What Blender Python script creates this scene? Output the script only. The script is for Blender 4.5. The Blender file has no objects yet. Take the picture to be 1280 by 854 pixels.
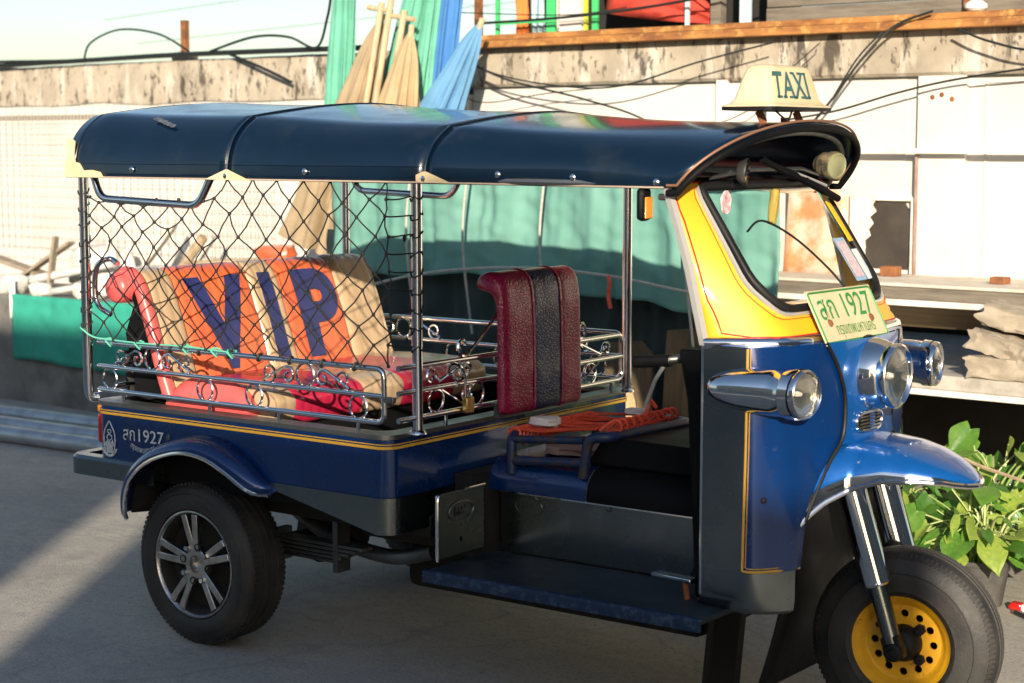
import bpy, bmesh, math, random
from mathutils import Vector as V, Matrix, noise
random.seed(11)
sc = bpy.context.scene
col = sc.collection
PI = math.pi
R = math.radians

# ------------------------------------------------------------------ camera
cam = bpy.data.cameras.new('camera'); camo = bpy.data.objects.new('camera', cam); col.objects.link(camo)
camo.location = (4.6271, -3.9332, 1.5908)
camo.rotation_euler = (PI/2 - 0.1089, 0.0, 0.637)
cam.sensor_width = 36.0; cam.lens = 63.45; cam.clip_start = .05; cam.clip_end = 600
cam.dof.use_dof = True; cam.dof.focus_distance = 5.6; cam.dof.aperture_fstop = 4.0
sc.camera = camo
# ------------------------------------------------------------------ sky, sun, exposure
SUN = V((.68, -1.0, .345)).normalized()
wd = bpy.data.worlds.new('World'); sc.world = wd; wd.use_nodes = True
wn = wd.node_tree; bg = wn.nodes['Background']
sky = wn.nodes.new('ShaderNodeTexSky'); sky.sky_type = 'NISHITA'; sky.sun_disc = False
sky.sun_elevation = math.asin(SUN.z); sky.sun_rotation = math.atan2(SUN.x, SUN.y)
sky.air_density = 1.0; sky.dust_density = 1.0; sky.ozone_density = 1.6
wn.links.new(sky.outputs[0], bg.inputs[0]); bg.inputs[1].default_value = .088
sl = bpy.data.lights.new('sun', 'SUN'); sl.energy = 4.2; sl.angle = R(.55); sl.color = (1.0, .86, .68)
so = bpy.data.objects.new('sun', sl); col.objects.link(so)
so.rotation_euler = SUN.to_track_quat('Z', 'Y').to_euler(); so.location = (8, -14, 9)
sc.view_settings.view_transform = 'Standard'; sc.view_settings.look = 'None'
sc.view_settings.exposure = 1.0; sc.view_settings.gamma = 1.0
sc.view_settings.use_curve_mapping = False
sc.render.engine = 'CYCLES'

# ------------------------------------------------------------------ helpers
def lin(c):
    if isinstance(c, str):
        c = [int(c[i:i+2], 16)/255 for i in (0, 2, 4)]
        c = [x/12.92 if x <= .04045 else ((x+.055)/1.055)**2.4 for x in c]
    return tuple(c) + (1,)
MATS = {}
def mat(name, c, rough=.5, metal=0., c2=None, scale=6., lo=.4, hi=.65, bump=0., bscale=60., coat=0., trans=0., vor=0., rvar=0., stretch=None, ior=1.5, spec=.5, sss=0., detail=6., alpha=1.):
    if name in MATS: return MATS[name]
    m = bpy.data.materials.new(name); m.use_nodes = True; nt = m.node_tree; n = nt.nodes; L = nt.links
    b = n['Principled BSDF']; MATS[name] = m
    b.inputs['Base Color'].default_value = lin(c); b.inputs['Roughness'].default_value = rough
    b.inputs['Metallic'].default_value = metal; b.inputs['Coat Weight'].default_value = coat
    b.inputs['Coat Roughness'].default_value = .06
    b.inputs['Transmission Weight'].default_value = trans; b.inputs['IOR'].default_value = ior
    b.inputs['Specular IOR Level'].default_value = spec; b.inputs['Alpha'].default_value = alpha
    if sss: b.inputs['Subsurface Weight'].default_value = sss; b.inputs['Subsurface Radius'].default_value = (.05, .05, .03); b.inputs['Subsurface Scale'].default_value = .1
    tc = n.new('ShaderNodeTexCoord'); co = tc.outputs['Object']
    if stretch:
        mp = n.new('ShaderNodeMapping'); mp.inputs['Scale'].default_value = stretch; L.new(co, mp.inputs[0]); co = mp.outputs[0]
    if c2 is not None or rvar:
        nz = n.new('ShaderNodeTexNoise'); nz.inputs['Scale'].default_value = scale; nz.inputs['Detail'].default_value = detail; nz.inputs['Roughness'].default_value = .62
        L.new(co, nz.inputs['Vector'])
        mr = n.new('ShaderNodeMapRange'); mr.inputs[1].default_value = lo; mr.inputs[2].default_value = hi; L.new(nz.outputs['Fac'], mr.inputs[0])
        if c2 is not None:
            mx = n.new('ShaderNodeMix'); mx.data_type = 'RGBA'; L.new(mr.outputs[0], mx.inputs[0])
            mx.inputs[6].default_value = lin(c); mx.inputs[7].default_value = lin(c2); L.new(mx.outputs[2], b.inputs['Base Color'])
        if rvar:
            mr2 = n.new('ShaderNodeMapRange'); mr2.inputs[3].default_value = max(.02, rough-rvar); mr2.inputs[4].default_value = min(1, rough+rvar)
            L.new(nz.outputs['Fac'], mr2.inputs[0]); mr2.inputs[1].default_value = .3; mr2.inputs[2].default_value = .7; L.new(mr2.outputs[0], b.inputs['Roughness'])
    if bump or vor:
        bp = n.new('ShaderNodeBump'); bp.inputs['Strength'].default_value = max(bump, vor); bp.inputs['Distance'].default_value = .004
        if vor:
            tx = n.new('ShaderNodeTexVoronoi'); tx.feature = 'DISTANCE_TO_EDGE'; tx.inputs['Scale'].default_value = bscale
            mm = n.new('ShaderNodeMath'); mm.operation = 'MINIMUM'; mm.inputs[1].default_value = .18; L.new(tx.outputs['Distance'], mm.inputs[0]); out = mm.outputs[0]
        else:
            tx = n.new('ShaderNodeTexNoise'); tx.inputs['Scale'].default_value = bscale; tx.inputs['Detail'].default_value = 5; out = tx.outputs['Fac']
        L.new(co, tx.inputs['Vector']); L.new(out, bp.inputs['Height']); L.new(bp.outputs[0], b.inputs['Normal'])
    return m

def layer(m, c, scale, lo, hi, stretch=None, w=1., rough=None):
    """one more noise-shaped layer of dirt, wear or stain over a material's colour"""
    nt = m.node_tree; n = nt.nodes; L = nt.links; b = n['Principled BSDF']; s = b.inputs['Base Color']
    tc = n.new('ShaderNodeTexCoord'); mp = n.new('ShaderNodeMapping'); mp.inputs['Scale'].default_value = stretch or (1, 1, 1)
    L.new(tc.outputs['Object'], mp.inputs[0])
    nz = n.new('ShaderNodeTexNoise'); nz.inputs['Scale'].default_value = scale; nz.inputs['Detail'].default_value = 8; nz.inputs['Roughness'].default_value = .68
    L.new(mp.outputs[0], nz.inputs['Vector'])
    mr = n.new('ShaderNodeMapRange'); mr.inputs[1].default_value = lo; mr.inputs[2].default_value = hi; mr.inputs[4].default_value = w
    L.new(nz.outputs['Fac'], mr.inputs[0])
    mx = n.new('ShaderNodeMix'); mx.data_type = 'RGBA'; L.new(mr.outputs[0], mx.inputs[0])
    if s.is_linked: L.new(s.links[0].from_socket, mx.inputs[6])
    else: mx.inputs[6].default_value = s.default_value
    mx.inputs[7].default_value = lin(c); L.new(mx.outputs[2], s)
    if rough is not None:
        r = b.inputs['Roughness']; m2 = n.new('ShaderNodeMix'); L.new(mr.outputs[0], m2.inputs[0])
        if r.is_linked: L.new(r.links[0].from_socket, m2.inputs[2])
        else: m2.inputs[2].default_value = r.default_value
        m2.inputs[3].default_value = rough; L.new(m2.outputs[0], r)
    return m

def tag(o, label=None, cat=None, group=None, kind=None):
    if label: o['label'] = label
    if cat: o['category'] = cat
    if group: o['group'] = group
    if kind: o['kind'] = kind
    return o
WORLD = set()
def thing(name, label, cat, loc=(0, 0, 0), rz=0., group=None, world=False):
    o = bpy.data.objects.new(name, None); col.objects.link(o); o.empty_display_size = .1
    o.location = loc; o.rotation_euler = (0, 0, rz)
    if world: WORLD.add(o)
    return tag(o, label, cat, group)

class M:
    def __init__(s): s.v = []; s.f = []
    def add(s, vs, fs):
        k = len(s.v); s.v += [tuple(v) for v in vs]; s.f += [tuple(i+k for i in f) for f in fs]; return s
    def obox(s, c, a, b, d):
        c, a, b, d = V(c), V(a), V(b), V(d)
        vs = [c+i*a+j*b+k*d for i in (-1, 1) for j in (-1, 1) for k in (-1, 1)]
        fs = [(0, 1, 3, 2), (4, 6, 7, 5), (0, 4, 5, 1), (2, 3, 7, 6), (0, 2, 6, 4), (1, 5, 7, 3)]
        if a.cross(b).dot(d) < 0: fs = [f[::-1] for f in fs]
        return s.add(vs, fs)
    def box(s, x0, x1, y0, y1, z0, z1):
        return s.obox(((x0+x1)/2, (y0+y1)/2, (z0+z1)/2), (abs(x1-x0)/2, 0, 0), (0, abs(y1-y0)/2, 0), (0, 0, abs(z1-z0)/2))
    def bar(s, p, q, w, h, up=(0, 0, 1)):
        p, q = V(p), V(q); d = (q-p)/2; t = d.normalized(); u = V(up); sd = t.cross(u)
        if sd.length < 1e-4: sd = t.cross(V((1, 0, 0)))
        sd.normalize(); u = sd.cross(t)
        return s.obox((p+q)/2, d, sd*w/2, u*h/2)
    def tube(s, pts, r, n=8, closed=False, cap=True):
        P = [V(p) for p in pts]; N = len(P); rr = r if isinstance(r, (list, tuple)) else [r]*N
        T = []
        for i in range(N):
            a = P[(i-1) % N] if (closed or i > 0) else P[i]; b = P[(i+1) % N] if (closed or i < N-1) else P[i]
            d = b-a; T.append(d.normalized() if d.length > 1e-9 else V((0, 0, 1)))
        u = T[0].orthogonal().normalized(); vs = []
        for i in range(N):
            u = (u - T[i]*u.dot(T[i]))
            u = u.normalized() if u.length > 1e-6 else T[i].orthogonal().normalized()
            w = T[i].cross(u)
            for k in range(n):
                a = 2*PI*k/n; vs.append(P[i]+(u*math.cos(a)+w*math.sin(a))*rr[i])
        fs = []
        for i in range(N if closed else N-1):
            j = (i+1) % N
            for k in range(n):
                l = (k+1) % n; fs.append((i*n+k, i*n+l, j*n+l, j*n+k))
        if cap and not closed:
            fs.append(tuple(range(n))[::-1]); fs.append(tuple((N-1)*n+k for k in range(n)))
        return s.add(vs, fs)
    def lathe(s, prof, c, ax, n=32, closed_prof=False):
        """prof: (along axis, radius)"""
        c, ax = V(c), V(ax).normalized(); u = ax.orthogonal().normalized(); w = ax.cross(u); vs = []; m = len(prof)
        for h, r in prof:
            for k in range(n):
                a = 2*PI*k/n; vs.append(c+ax*h+(u*math.cos(a)+w*math.sin(a))*r)
        fs = []
        for i in range(m if closed_prof else m-1):
            j = (i+1) % m
            for k in range(n):
                l = (k+1) % n; fs.append((i*n+k, i*n+l, j*n+l, j*n+k))
        return s.add(vs, fs)
    def grid(s, rows, wrap=False):
        n = len(rows[0]); vs = [p for r in rows for p in r]; fs = []
        for i in range(len(rows)-1):
            for k in range(n if wrap else n-1):
                l = (k+1) % n; fs.append((i*n+k, i*n+l, (i+1)*n+l, (i+1)*n+k))
        return s.add(vs, fs)
    def loft(s, rings):
        s.grid(rings, True); n = len(rings[0]); k = len(s.v)
        s.f.append(tuple(range(k-n*len(rings), k-n*len(rings)+n))[::-1]); s.f.append(tuple(range(k-n, k))); return s
    def prism(s, poly, fn, d):
        """poly: 2-D outline, fn maps it to 3-D, d: extrusion vector"""
        a = [V(fn(*p)) for p in poly]; d = V(d); n = len(a); vs = a+[p+d for p in a]
        fs = [tuple(range(n)), tuple(range(2*n-1, n-1, -1))]+[(i, n+i, n+(i+1) % n, (i+1) % n) for i in range(n)]
        return s.add(vs, fs)
    def ball(s, c, r, n=8, m=6):
        c = V(c); rr = V(r) if not isinstance(r, (int, float)) else V((r, r, r)); rows = []
        for i in range(m+1):
            t = PI*i/m; q = max(math.sin(t), .001)
            rows.append([c+V((rr.x*q*math.cos(2*PI*k/n), rr.y*q*math.sin(2*PI*k/n), rr.z*math.cos(t))) for k in range(n)])
        return s.grid(rows, True)
    def mesh(s, name):
        me = bpy.data.meshes.new(name); me.from_pydata(s.v, [], s.f); return me
    def build(s, name, m, parent=None, bev=0., smooth=38, solid=0., rz=None, fix=True, segs=2):
        base = None
        if parent is None and s.v:
            xs = [v[0] for v in s.v]; ys = [v[1] for v in s.v]; z0 = min(v[2] for v in s.v)
            base = V(((min(xs)+max(xs))/2, (min(ys)+max(ys))/2, z0)); s.v = [tuple(V(v)-base) for v in s.v]
        me = s.mesh(name)
        if fix:
            bm = bmesh.new(); bm.from_mesh(me); bmesh.ops.remove_doubles(bm, verts=bm.verts, dist=1e-6)
            bmesh.ops.recalc_face_normals(bm, faces=bm.faces); bm.to_mesh(me); bm.free()
        if smooth:
            me.shade_smooth(); me.set_sharp_from_angle(angle=R(smooth))
        me.materials.append(m)
        o = bpy.data.objects.new(name, me); col.objects.link(o)
        if parent is not None:
            o.parent = parent
            if parent in WORLD: o.matrix_parent_inverse = parent.matrix_basis.inverted()
        else:
            if rz: base = Matrix.Rotation(rz, 3, 'Z') @ base; o.rotation_euler = (0, 0, rz)
            o.location = base
        if solid:
            md = o.modifiers.new('solidify', 'SOLIDIFY'); md.thickness = abs(solid); md.offset = -1 if solid > 0 else 1
        if bev:
            md = o.modifiers.new('bevel', 'BEVEL'); md.width = bev; md.segments = segs; md.limit_method = 'ANGLE'; md.angle_limit = R(35)
        return o

def lerp(a, b, t): return a+(b-a)*t
def sst(a, b, x):
    t = max(0., min(1., (x-a)/(b-a))); return t*t*(3-2*t)
def pw(x, pts):
    if x <= pts[0][0]: return pts[0][1]
    for (a, p), (b, q) in zip(pts, pts[1:]):
        if x <= b: return p+(q-p)*(x-a)/(b-a)
    return pts[-1][1]
def crv(pts, n=8, closed=False):
    """Catmull-Rom through points"""
    P = [V(p) for p in pts]; N = len(P); out = []
    for i in range(N if closed else N-1):
        g = lambda k: P[k % N] if closed else P[max(0, min(N-1, k))]
        p0, p1, p2, p3 = g(i-1), g(i), g(i+1), g(i+2)
        for k in range(n):
            t = k/n; out.append(.5*((2*p1)+(p2-p0)*t+(2*p0-5*p1+4*p2-p3)*t*t+(3*p1-p0-3*p2+p3)*t**3))
    if not closed: out.append(P[-1])
    return out
def rpath(pts, r=.03, n=5):
    """polyline with rounded corners"""
    P = [V(p) for p in pts]; out = [P[0]]
    for a, b, c in zip(P, P[1:], P[2:]):
        d1 = (a-b); d2 = (c-b); q = min(r, d1.length*.49, d2.length*.49); s = b+d1.normalized()*q; e = b+d2.normalized()*q
        for k in range(n+1):
            t = k/n; out.append(s*(1-t)**2+b*2*t*(1-t)+e*t*t)
    return out+[P[-1]]
def text_mesh(s, fn, parent, name, m, h=1., w=None, sub=0, solid=.0015, align=.5, bold=0.):
    """flat lettering: glyph outlines mapped through fn(u, v), u centred, v from the base line"""
    c = bpy.data.curves.new('letters', 'FONT'); c.body = s; c.offset = bold
    o = bpy.data.objects.new('letters', c); col.objects.link(o)
    dg = bpy.context.evaluated_depsgraph_get(); me = bpy.data.meshes.new_from_object(o.evaluated_get(dg))
    bpy.data.objects.remove(o); bpy.data.curves.remove(c)
    xs = [v.co.x for v in me.vertices]; x0, x1 = min(xs), max(xs); k = h/.69; kx = (w/(x1-x0)) if w else k
    bm = bmesh.new(); bm.from_mesh(me); bmesh.ops.remove_doubles(bm, verts=bm.verts, dist=1e-5)
    if sub:
        bmesh.ops.triangulate(bm, faces=bm.faces); bmesh.ops.subdivide_edges(bm, edges=bm.edges, cuts=sub, use_grid_fill=True)
    for v in bm.verts: v.co = V(fn((v.co.x-lerp(x0, x1, align))*kx, v.co.y*k))
    bm.to_mesh(me); bm.free(); me.materials.clear(); me.materials.append(m); me.name = name
    ob = bpy.data.objects.new(name, me); col.objects.link(ob); ob.parent = parent
    if parent in WORLD: ob.matrix_parent_inverse = parent.matrix_basis.inverted()
    return ob

# ------------------------------------------------------------------ materials
BLUE = mat('blue_paint', (.002, .036, .165), .26, .35, c2=(.002, .026, .12), scale=3, coat=.9, rvar=.08)
layer(BLUE, (.12, .13, .15), 22, .66, .70, w=.6, rough=.6); layer(BLUE, (.035, .04, .05), 3.5, .55, .75, w=.5, rough=.5)
BLUELIT = mat('sunlit_blue_paint', (.004, .115, .42), .24, .45, c2=(.004, .095, .37), scale=2, coat=1., rvar=.06)  # brighter copy of the body blue, sunlight on the nose put into the colour
layer(BLUELIT, (.35, .38, .42), 34, .66, .69, w=.7, rough=.6)
CHROME = mat('chrome', (.80, .80, .80), .09, 1., rvar=.07, scale=9)
STEEL = mat('brushed_steel', (.24, .265, .265), .28, 1., c2=(.19, .215, .215), scale=4, rvar=.10)
layer(STEEL, (.18, .18, .17), 3, .5, .8, w=.35, rough=.42)
STEELD = mat('worn_steel', (.22, .23, .23), .42, .9, c2=(.14, .15, .15), scale=7, rvar=.12)
layer(STEELD, (.14, .10, .07), 11, .62, .74, w=.5, rough=.7)
ALU = mat('wheel_alloy', (.55, .54, .52), .32, 1., c2=(.33, .32, .30), scale=20, rvar=.1)
NAVY = mat('navy_vinyl', (.0025, .011, .026), .19, 0, c2=(.002, .008, .020), scale=2.5, coat=.25, rvar=.06, bump=.03, bscale=420)
layer(NAVY, (.22, .24, .26), 55, .70, .74, w=.6, rough=.6); layer(NAVY, (.020, .026, .030), 3, .5, .75, w=.7, rough=.42)
BLACKV = mat('black_vinyl', (.0035, .004, .005), .6, c2=(.007, .007, .008), scale=5, rvar=.1, spec=.12)
layer(BLACKV, (.10, .09, .08), 60, .68, .72, w=.5)
RUB = mat('tyre_rubber', (.014, .014, .015), .62, c2=(.03, .029, .027), scale=9, bump=.25, bscale=140, rvar=.12)
layer(RUB, (.12, .10, .075), 5, .50, .85, w=.45, rough=.9)
RUBB = mat('black_rubber', (.006, .006, .007), .5, c2=(.012, .012, .012), scale=10, rvar=.1, spec=.25)
DARK = mat('dark_underbody', (.007, .007, .007), .8, c2=(.016, .013, .010), scale=9, bump=.3, bscale=50)
YEL = mat('yellow_paint', (.72, .40, .015), .5, c2=(.66, .36, .015), scale=3, coat=.15)
YELR = mat('rim_yellow_paint', (.78, .42, .015), .4, c2=(.62, .31, .015), scale=12, rvar=.1)
layer(YELR, (.08, .05, .02), 22, .62, .72, w=.7, rough=.8)
REDL = mat('red_pinstripe', (.5, .02, .02), .35)
GOLD = mat('gold_pinstripe', (.75, .42, .05), .35)
WHITEP = mat('white_lettering', (.75, .77, .78), .5, c2=(.5, .53, .56), scale=60)
CREAM = mat('cream_vinyl', (.72, .60, .38), .45, c2=(.62, .49, .28), scale=12)
SIGN = mat('cream_sign_plastic', (.72, .60, .38), .32, c2=(.66, .53, .31), scale=6, coat=.3, sss=.05)
GREENT = mat('dark_green_lettering', (.035, .13, .14), .5)
RUST = mat('rusty_iron', (.26, .10, .035), .8, c2=(.12, .05, .025), scale=18, bump=.4, bscale=70)
GLASS = mat('glass', (.96, .98, .98), .02, 0, trans=1., ior=1.12)
LENS = mat('lamp_lens', (.95, .94, .90), .04, 0, trans=1., ior=1.3)
TAN = mat('tan_vinyl', (.50, .365, .23), .34, c2=(.42, .30, .185), scale=8, coat=.5, bump=.12, bscale=25)
ORANGE = mat('orange_vinyl', (.70, .16, .06), .36, c2=(.62, .12, .06), scale=5, coat=.5, bump=.12, bscale=25)
REDV = mat('red_vinyl', (.55, .02, .07), .36, c2=(.46, .018, .06), scale=5, coat=.5, bump=.12, bscale=25)
PINK = mat('pink_vinyl', (.66, .11, .10), .34, c2=(.56, .075, .08), scale=4, coat=.5, bump=.1, bscale=25)
NAVYL = mat('navy_letter_vinyl', (.02, .03, .12), .4, c2=(.03, .04, .16), scale=9, coat=.4)
CROCR = mat('maroon_crocodile_vinyl', (.28, .010, .060), .28, c2=(.21, .008, .045), scale=6, coat=.25, vor=1., bscale=62, stretch=(1, 1, 1.6))
CROCN = mat('navy_crocodile_vinyl', (.008, .018, .085), .30, c2=(.006, .014, .065), scale=6, coat=.25, vor=1., bscale=62, stretch=(1, 1, 1.6))
CORD = mat('coral_cord', (.85, .11, .05), .5, c2=(.7, .08, .04), scale=30)
NETM = mat('black_net_cord', (.010, .010, .010), .7)
TEALC = mat('mint_cord', (.10, .45, .33), .6)
AMBER = mat('amber_plastic', (.75, .25, .02), .25, coat=.5)
REDPL = mat('red_lamp_plastic', (.5, .012, .01), .2, coat=.6)
BRASS = mat('brass', (.62, .43, .16), .35, 1., c2=(.4, .26, .1), scale=20)
CONC = mat('concrete_ground', (.43, .40, .35), .85, c2=(.31, .29, .265), scale=1.3, bump=.9, bscale=150, lo=.35, hi=.7)
layer(CONC, (.50, .46, .39), 7, .5, .75, w=.6); layer(CONC, (.17, .165, .155), 3.1, .6, .74, w=.5); layer(CONC, (.17, .165, .155), 75, .50, .66, w=.65); layer(CONC, (.10, .10, .10), 38, .66, .72, w=.6); layer(CONC, (.20, .195, .185), 1.7, .56, .72, stretch=(.6, 1.6, 1), w=.4); layer(CONC, (.60, .56, .49), 160, .57, .64, w=.7); layer(CONC, (.22, .21, .20), 12, .54, .70, stretch=(.35, 1.4, 1), w=.5)
WALLW = layer(mat('white_wall_paint', (.62, .595, .55), .75, c2=(.55, .525, .48), scale=2, bump=.25, bscale=40), (.40, .36, .30), 4, .62, .76, stretch=(2, 2, .35), w=.5)
STAIN = mat('stained_plaster', (.44, .385, .30), .85, c2=(.28, .24, .185), scale=3, bump=.4, bscale=50, lo=.35, hi=.65)
layer(STAIN, (.66, .62, .55), 3.4, .52, .66, stretch=(2, 2, .5), w=.8); layer(STAIN, (.05, .04, .028), 5.0, .55, .62, stretch=(2.0, 2.0, .55), w=.9); layer(STAIN, (.03, .025, .018), 26, .57, .63, stretch=(1, 1, .5), w=.8)
SHADEC = mat('shaded_concrete', (.20, .195, .18), .9, c2=(.10, .10, .09), scale=4, bump=.5, bscale=40)  # concrete colour darkened for the shade along the platform
GREYW = mat('weathered_timber', (.19, .165, .13), .85, c2=(.11, .095, .075), scale=7, stretch=(.6, 3, 6), bump=.5, bscale=40)
WHITEW = mat('white_painted_timber', (.78, .75, .70), .6, c2=(.62, .57, .49), scale=9, bump=.2)
layer(WHITEW, (.30, .17, .08), 12, .66, .72, w=.8)
RUSTB = mat('orange_rust_beam', (.42, .19, .05), .8, c2=(.20, .075, .025), scale=9, bump=.5, bscale=60, stretch=(.5, 2, 2))
layer(RUSTB, (.55, .33, .10), 16, .52, .66, w=.8)
POLEW = mat('bare_wood', (.55, .42, .27), .7, c2=(.40, .29, .17), scale=14, stretch=(3, 3, .5), bump=.3)
CABLE = mat('black_cable', (.012, .016, .016), .55)
CABLEG = mat('grey_cable', (.25, .26, .25), .55)

# ================================================================== SETTING
RZ = -.0449                                   # the street's walls run almost along the vehicle
def WP(u, n, z=0.):
    return V((u*math.cos(RZ)-n*math.sin(RZ), u*math.sin(RZ)+n*math.cos(RZ), z))
g = M(); k = 30
def gz(x): return -.022*max(0., min(4.5, x-.6))
rows = [[(x, y, gz(x)+(.004*noise.noise((x*.7, y*.7, 0))-.002 if (abs(x) < 8 and abs(y) < 8) else 0)) for x in [-300, -80, -20]+[-8+i*.4 for i in range(41)]+[20, 80, 300]] for y in [-300, -80, -20]+[-8+i*.4 for i in range(41)]+[20, 80, 300]]
nt2 = CONC.node_tree; n2 = nt2.nodes; L2 = nt2.links; b2 = n2['Principled BSDF']
tc2 = n2.new('ShaderNodeTexCoord'); wv = n2.new('ShaderNodeTexNoise'); wv.inputs['Scale'].default_value = 1.6; wv.inputs['Detail'].default_value = 6; L2.new(tc2.outputs['Object'], wv.inputs['Vector'])
vm = n2.new('ShaderNodeMix'); vm.data_type = 'RGBA'; vm.blend_type = 'ADD'; vm.inputs[0].default_value = .35; L2.new(tc2.outputs['Object'], vm.inputs[6]); L2.new(wv.outputs['Color'], vm.inputs[7])
vr = n2.new('ShaderNodeTexVoronoi'); vr.feature = 'DISTANCE_TO_EDGE'; vr.inputs['Scale'].default_value = .55; L2.new(vm.outputs[2], vr.inputs['Vector'])
mr2 = n2.new('ShaderNodeMapRange'); mr2.inputs[1].default_value = .0; mr2.inputs[2].default_value = .004; mr2.inputs[3].default_value = .22; mr2.inputs[4].default_value = 0; L2.new(vr.outputs['Distance'], mr2.inputs[0])
mx2 = n2.new('ShaderNodeMix'); mx2.data_type = 'RGBA'; L2.new(mr2.outputs[0], mx2.inputs[0]); L2.new(b2.inputs['Base Color'].links[0].from_socket, mx2.inputs[6]); mx2.inputs[7].default_value = (.07, .065, .06, 1); L2.new(mx2.outputs[2], b2.inputs['Base Color'])
g.grid(rows); tag(g.build('ground', CONC), 'grey concrete ground of the yard with stains and scuffs', kind='structure')

# shade-casting houses across the yard, behind the photographer
FAC = mat('far_house_plaster', (.42, .38, .33), .9, c2=(.34, .31, .27), scale=1.5, bump=.2)
ROOFM = mat('far_house_roof', (.20, .10, .07), .8, c2=(.14, .08, .06), scale=4)
PANED = mat('dark_window_pane', (.02, .025, .03), .1, coat=.5)
def far_house(x0, x1, y0, y1, h, label, wx):
    t = thing('house', label, 'house', ((x0+x1)/2, (y0+y1)/2, 0), world=True)
    M().box(x0, x1, y0, y1, -.2, h-.18).build('wall', FAC, t)
    M().box(x0-.0, x1+.0, y0-.15, y1+.1, h-.18, h).build('roof', ROOFM, t, bev=.01)
    for a in wx:
        w = M().box(a, a+.8, y1+.003, y1+.03, 1.0, 2.1).build('window', WHITEW, t)
        M().box(a+.06, a+.37, y1+.031, y1+.036, 1.06, 2.04).build('pane', PANED, w); M().box(a+.43, a+.74, y1+.031, y1+.036, 1.06, 2.04).build('pane', PANED, w)
    return t
t = thing('shade_wall', 'unseen plaster wall added across the yard to shade the taxi', 'wall', (8.3, -10.15, 0), world=True)  # unseen wall, outline shaped to shade the taxi's lower side
M().box(6.75, 9.92, -10.3, -10, -.2, 4.14).build('wall', FAC, t); M().box(6.74, 9.93, -10.33, -9.97, 4.14, 4.18).build('coping', ROOFM, t)
M().box(8.22, 8.88, -10.28, -10.02, 4.18, 4.97).build('tall_shade_block', FAC, t); M().box(8.88, 9.30, -10.28, -10.02, 4.18, 4.56).build('low_shade_block', FAC, t)  # blocks added on the wall to shade the driver's backrest and cab side
far_house(-9, 6.2, -15, -10, 5.0, 'long plaster house across the yard facing the taxi rear', (-6, -3, 0, 3))
t = thing('house', 'unseen tall grey house added beyond the taxi nose to block sky light', 'house', (11.5, 0, 0), world=True)  # unseen house added to cut the sky fill from this end
M().box(10.2, 15, -5.5, 9, -.2, 6.8).build('wall', mat('grey_house_plaster', (.20, .20, .19), .9, c2=(.15, .15, .145), scale=1.5), t); M().box(10.0, 15.2, -5.6, 9.2, 6.8, 7.0).build('roof', ROOFM, t)
for y in (-4, -1.5, 1.0):
    w = M().box(10.17, 10.197, y, y+1.0, 1.0, 2.2).build('window', WHITEW, t); M().box(10.162, 10.168, y+.08, y+.92, 1.08, 2.12).build('pane', PANED, w)

# concrete platform and slab along the wall
t = thing('concrete_platform', 'old grey concrete platform carrying rubble and closed parasols', 'platform', rz=RZ)
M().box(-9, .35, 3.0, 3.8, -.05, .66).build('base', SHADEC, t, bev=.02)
VOID = mat('void_shade_wall', (.022, .020, .018), .9, c2=(.035, .03, .026), scale=5)  # near-black colour paints the deep shade under slab and ledge
M().box(.35, 3.4, 3.0, 4.5, .60, .66).build('slab', mat('slab_concrete', (.46, .43, .38), .85, c2=(.30, .28, .24), scale=9, bump=.4), t, bev=.006)
M().box(.35, 3.4, 2.985, 3.06, .575, .60).build('edge_strip', WHITEW, t, bev=.003)
M().box(1.98, 2.08, 2.993, 2.9999, .605, .655).build('rust_patch', RUST, t)
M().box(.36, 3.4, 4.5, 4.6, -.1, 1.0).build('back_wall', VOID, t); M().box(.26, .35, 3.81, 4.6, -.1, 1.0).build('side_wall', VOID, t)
for u in (.9, 3.2): M().box(u, u+.09, 3.3, 3.4, -.02, .60).build('leg', SHADEC, t)

# boundary wall on the left
t = thing('boundary_wall', 'white boundary wall with stained grey coping and row of small vents', 'wall', rz=RZ)
M().box(-12, -1.62, 3.80, 3.98, 0, 1.86).build('wall', WALLW, t)
cp = M(); N = 60
rows = []
for i in range(N+1):
    u = -12+10.38*i/N; e = .012*noise.noise((u*3, 1, 0)); b = .02*noise.noise((u*2, 5, 0))
    rows.append([(u, 3.785, 1.85+b), (u, 3.785, 2.09+e), (u, 3.80, 2.11+e), (u, 3.98, 2.11+e), (u, 3.995, 1.85)])
cp.grid(rows); cp.build('coping', STAIN, t)
vt = M()
for i in range(110):
    u = -6.4+i*.036
    vt.box(u, u+.023, 3.793, 3.7985, 1.752, 1.785)
vt.build('vent_row', mat('vent_shadow_stone', (.22, .19, .15), .9), t)
wm = M()
for i in range(46): wm.box(-6.0+i*.07, -5.9975+i*.07, 3.50, 3.5025, .9, 1.85)
for i in range(14): wm.box(-6.0, -2.85, 3.5, 3.5025, .92+i*.07, .9225+i*.07)
tag(wm.build('mesh_fence', mat('pale_wire', (.30, .30, .28), .6, .2), None, smooth=0, rz=RZ), 'fine pale wire mesh fence in front of the white boundary wall', 'fence')

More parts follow.
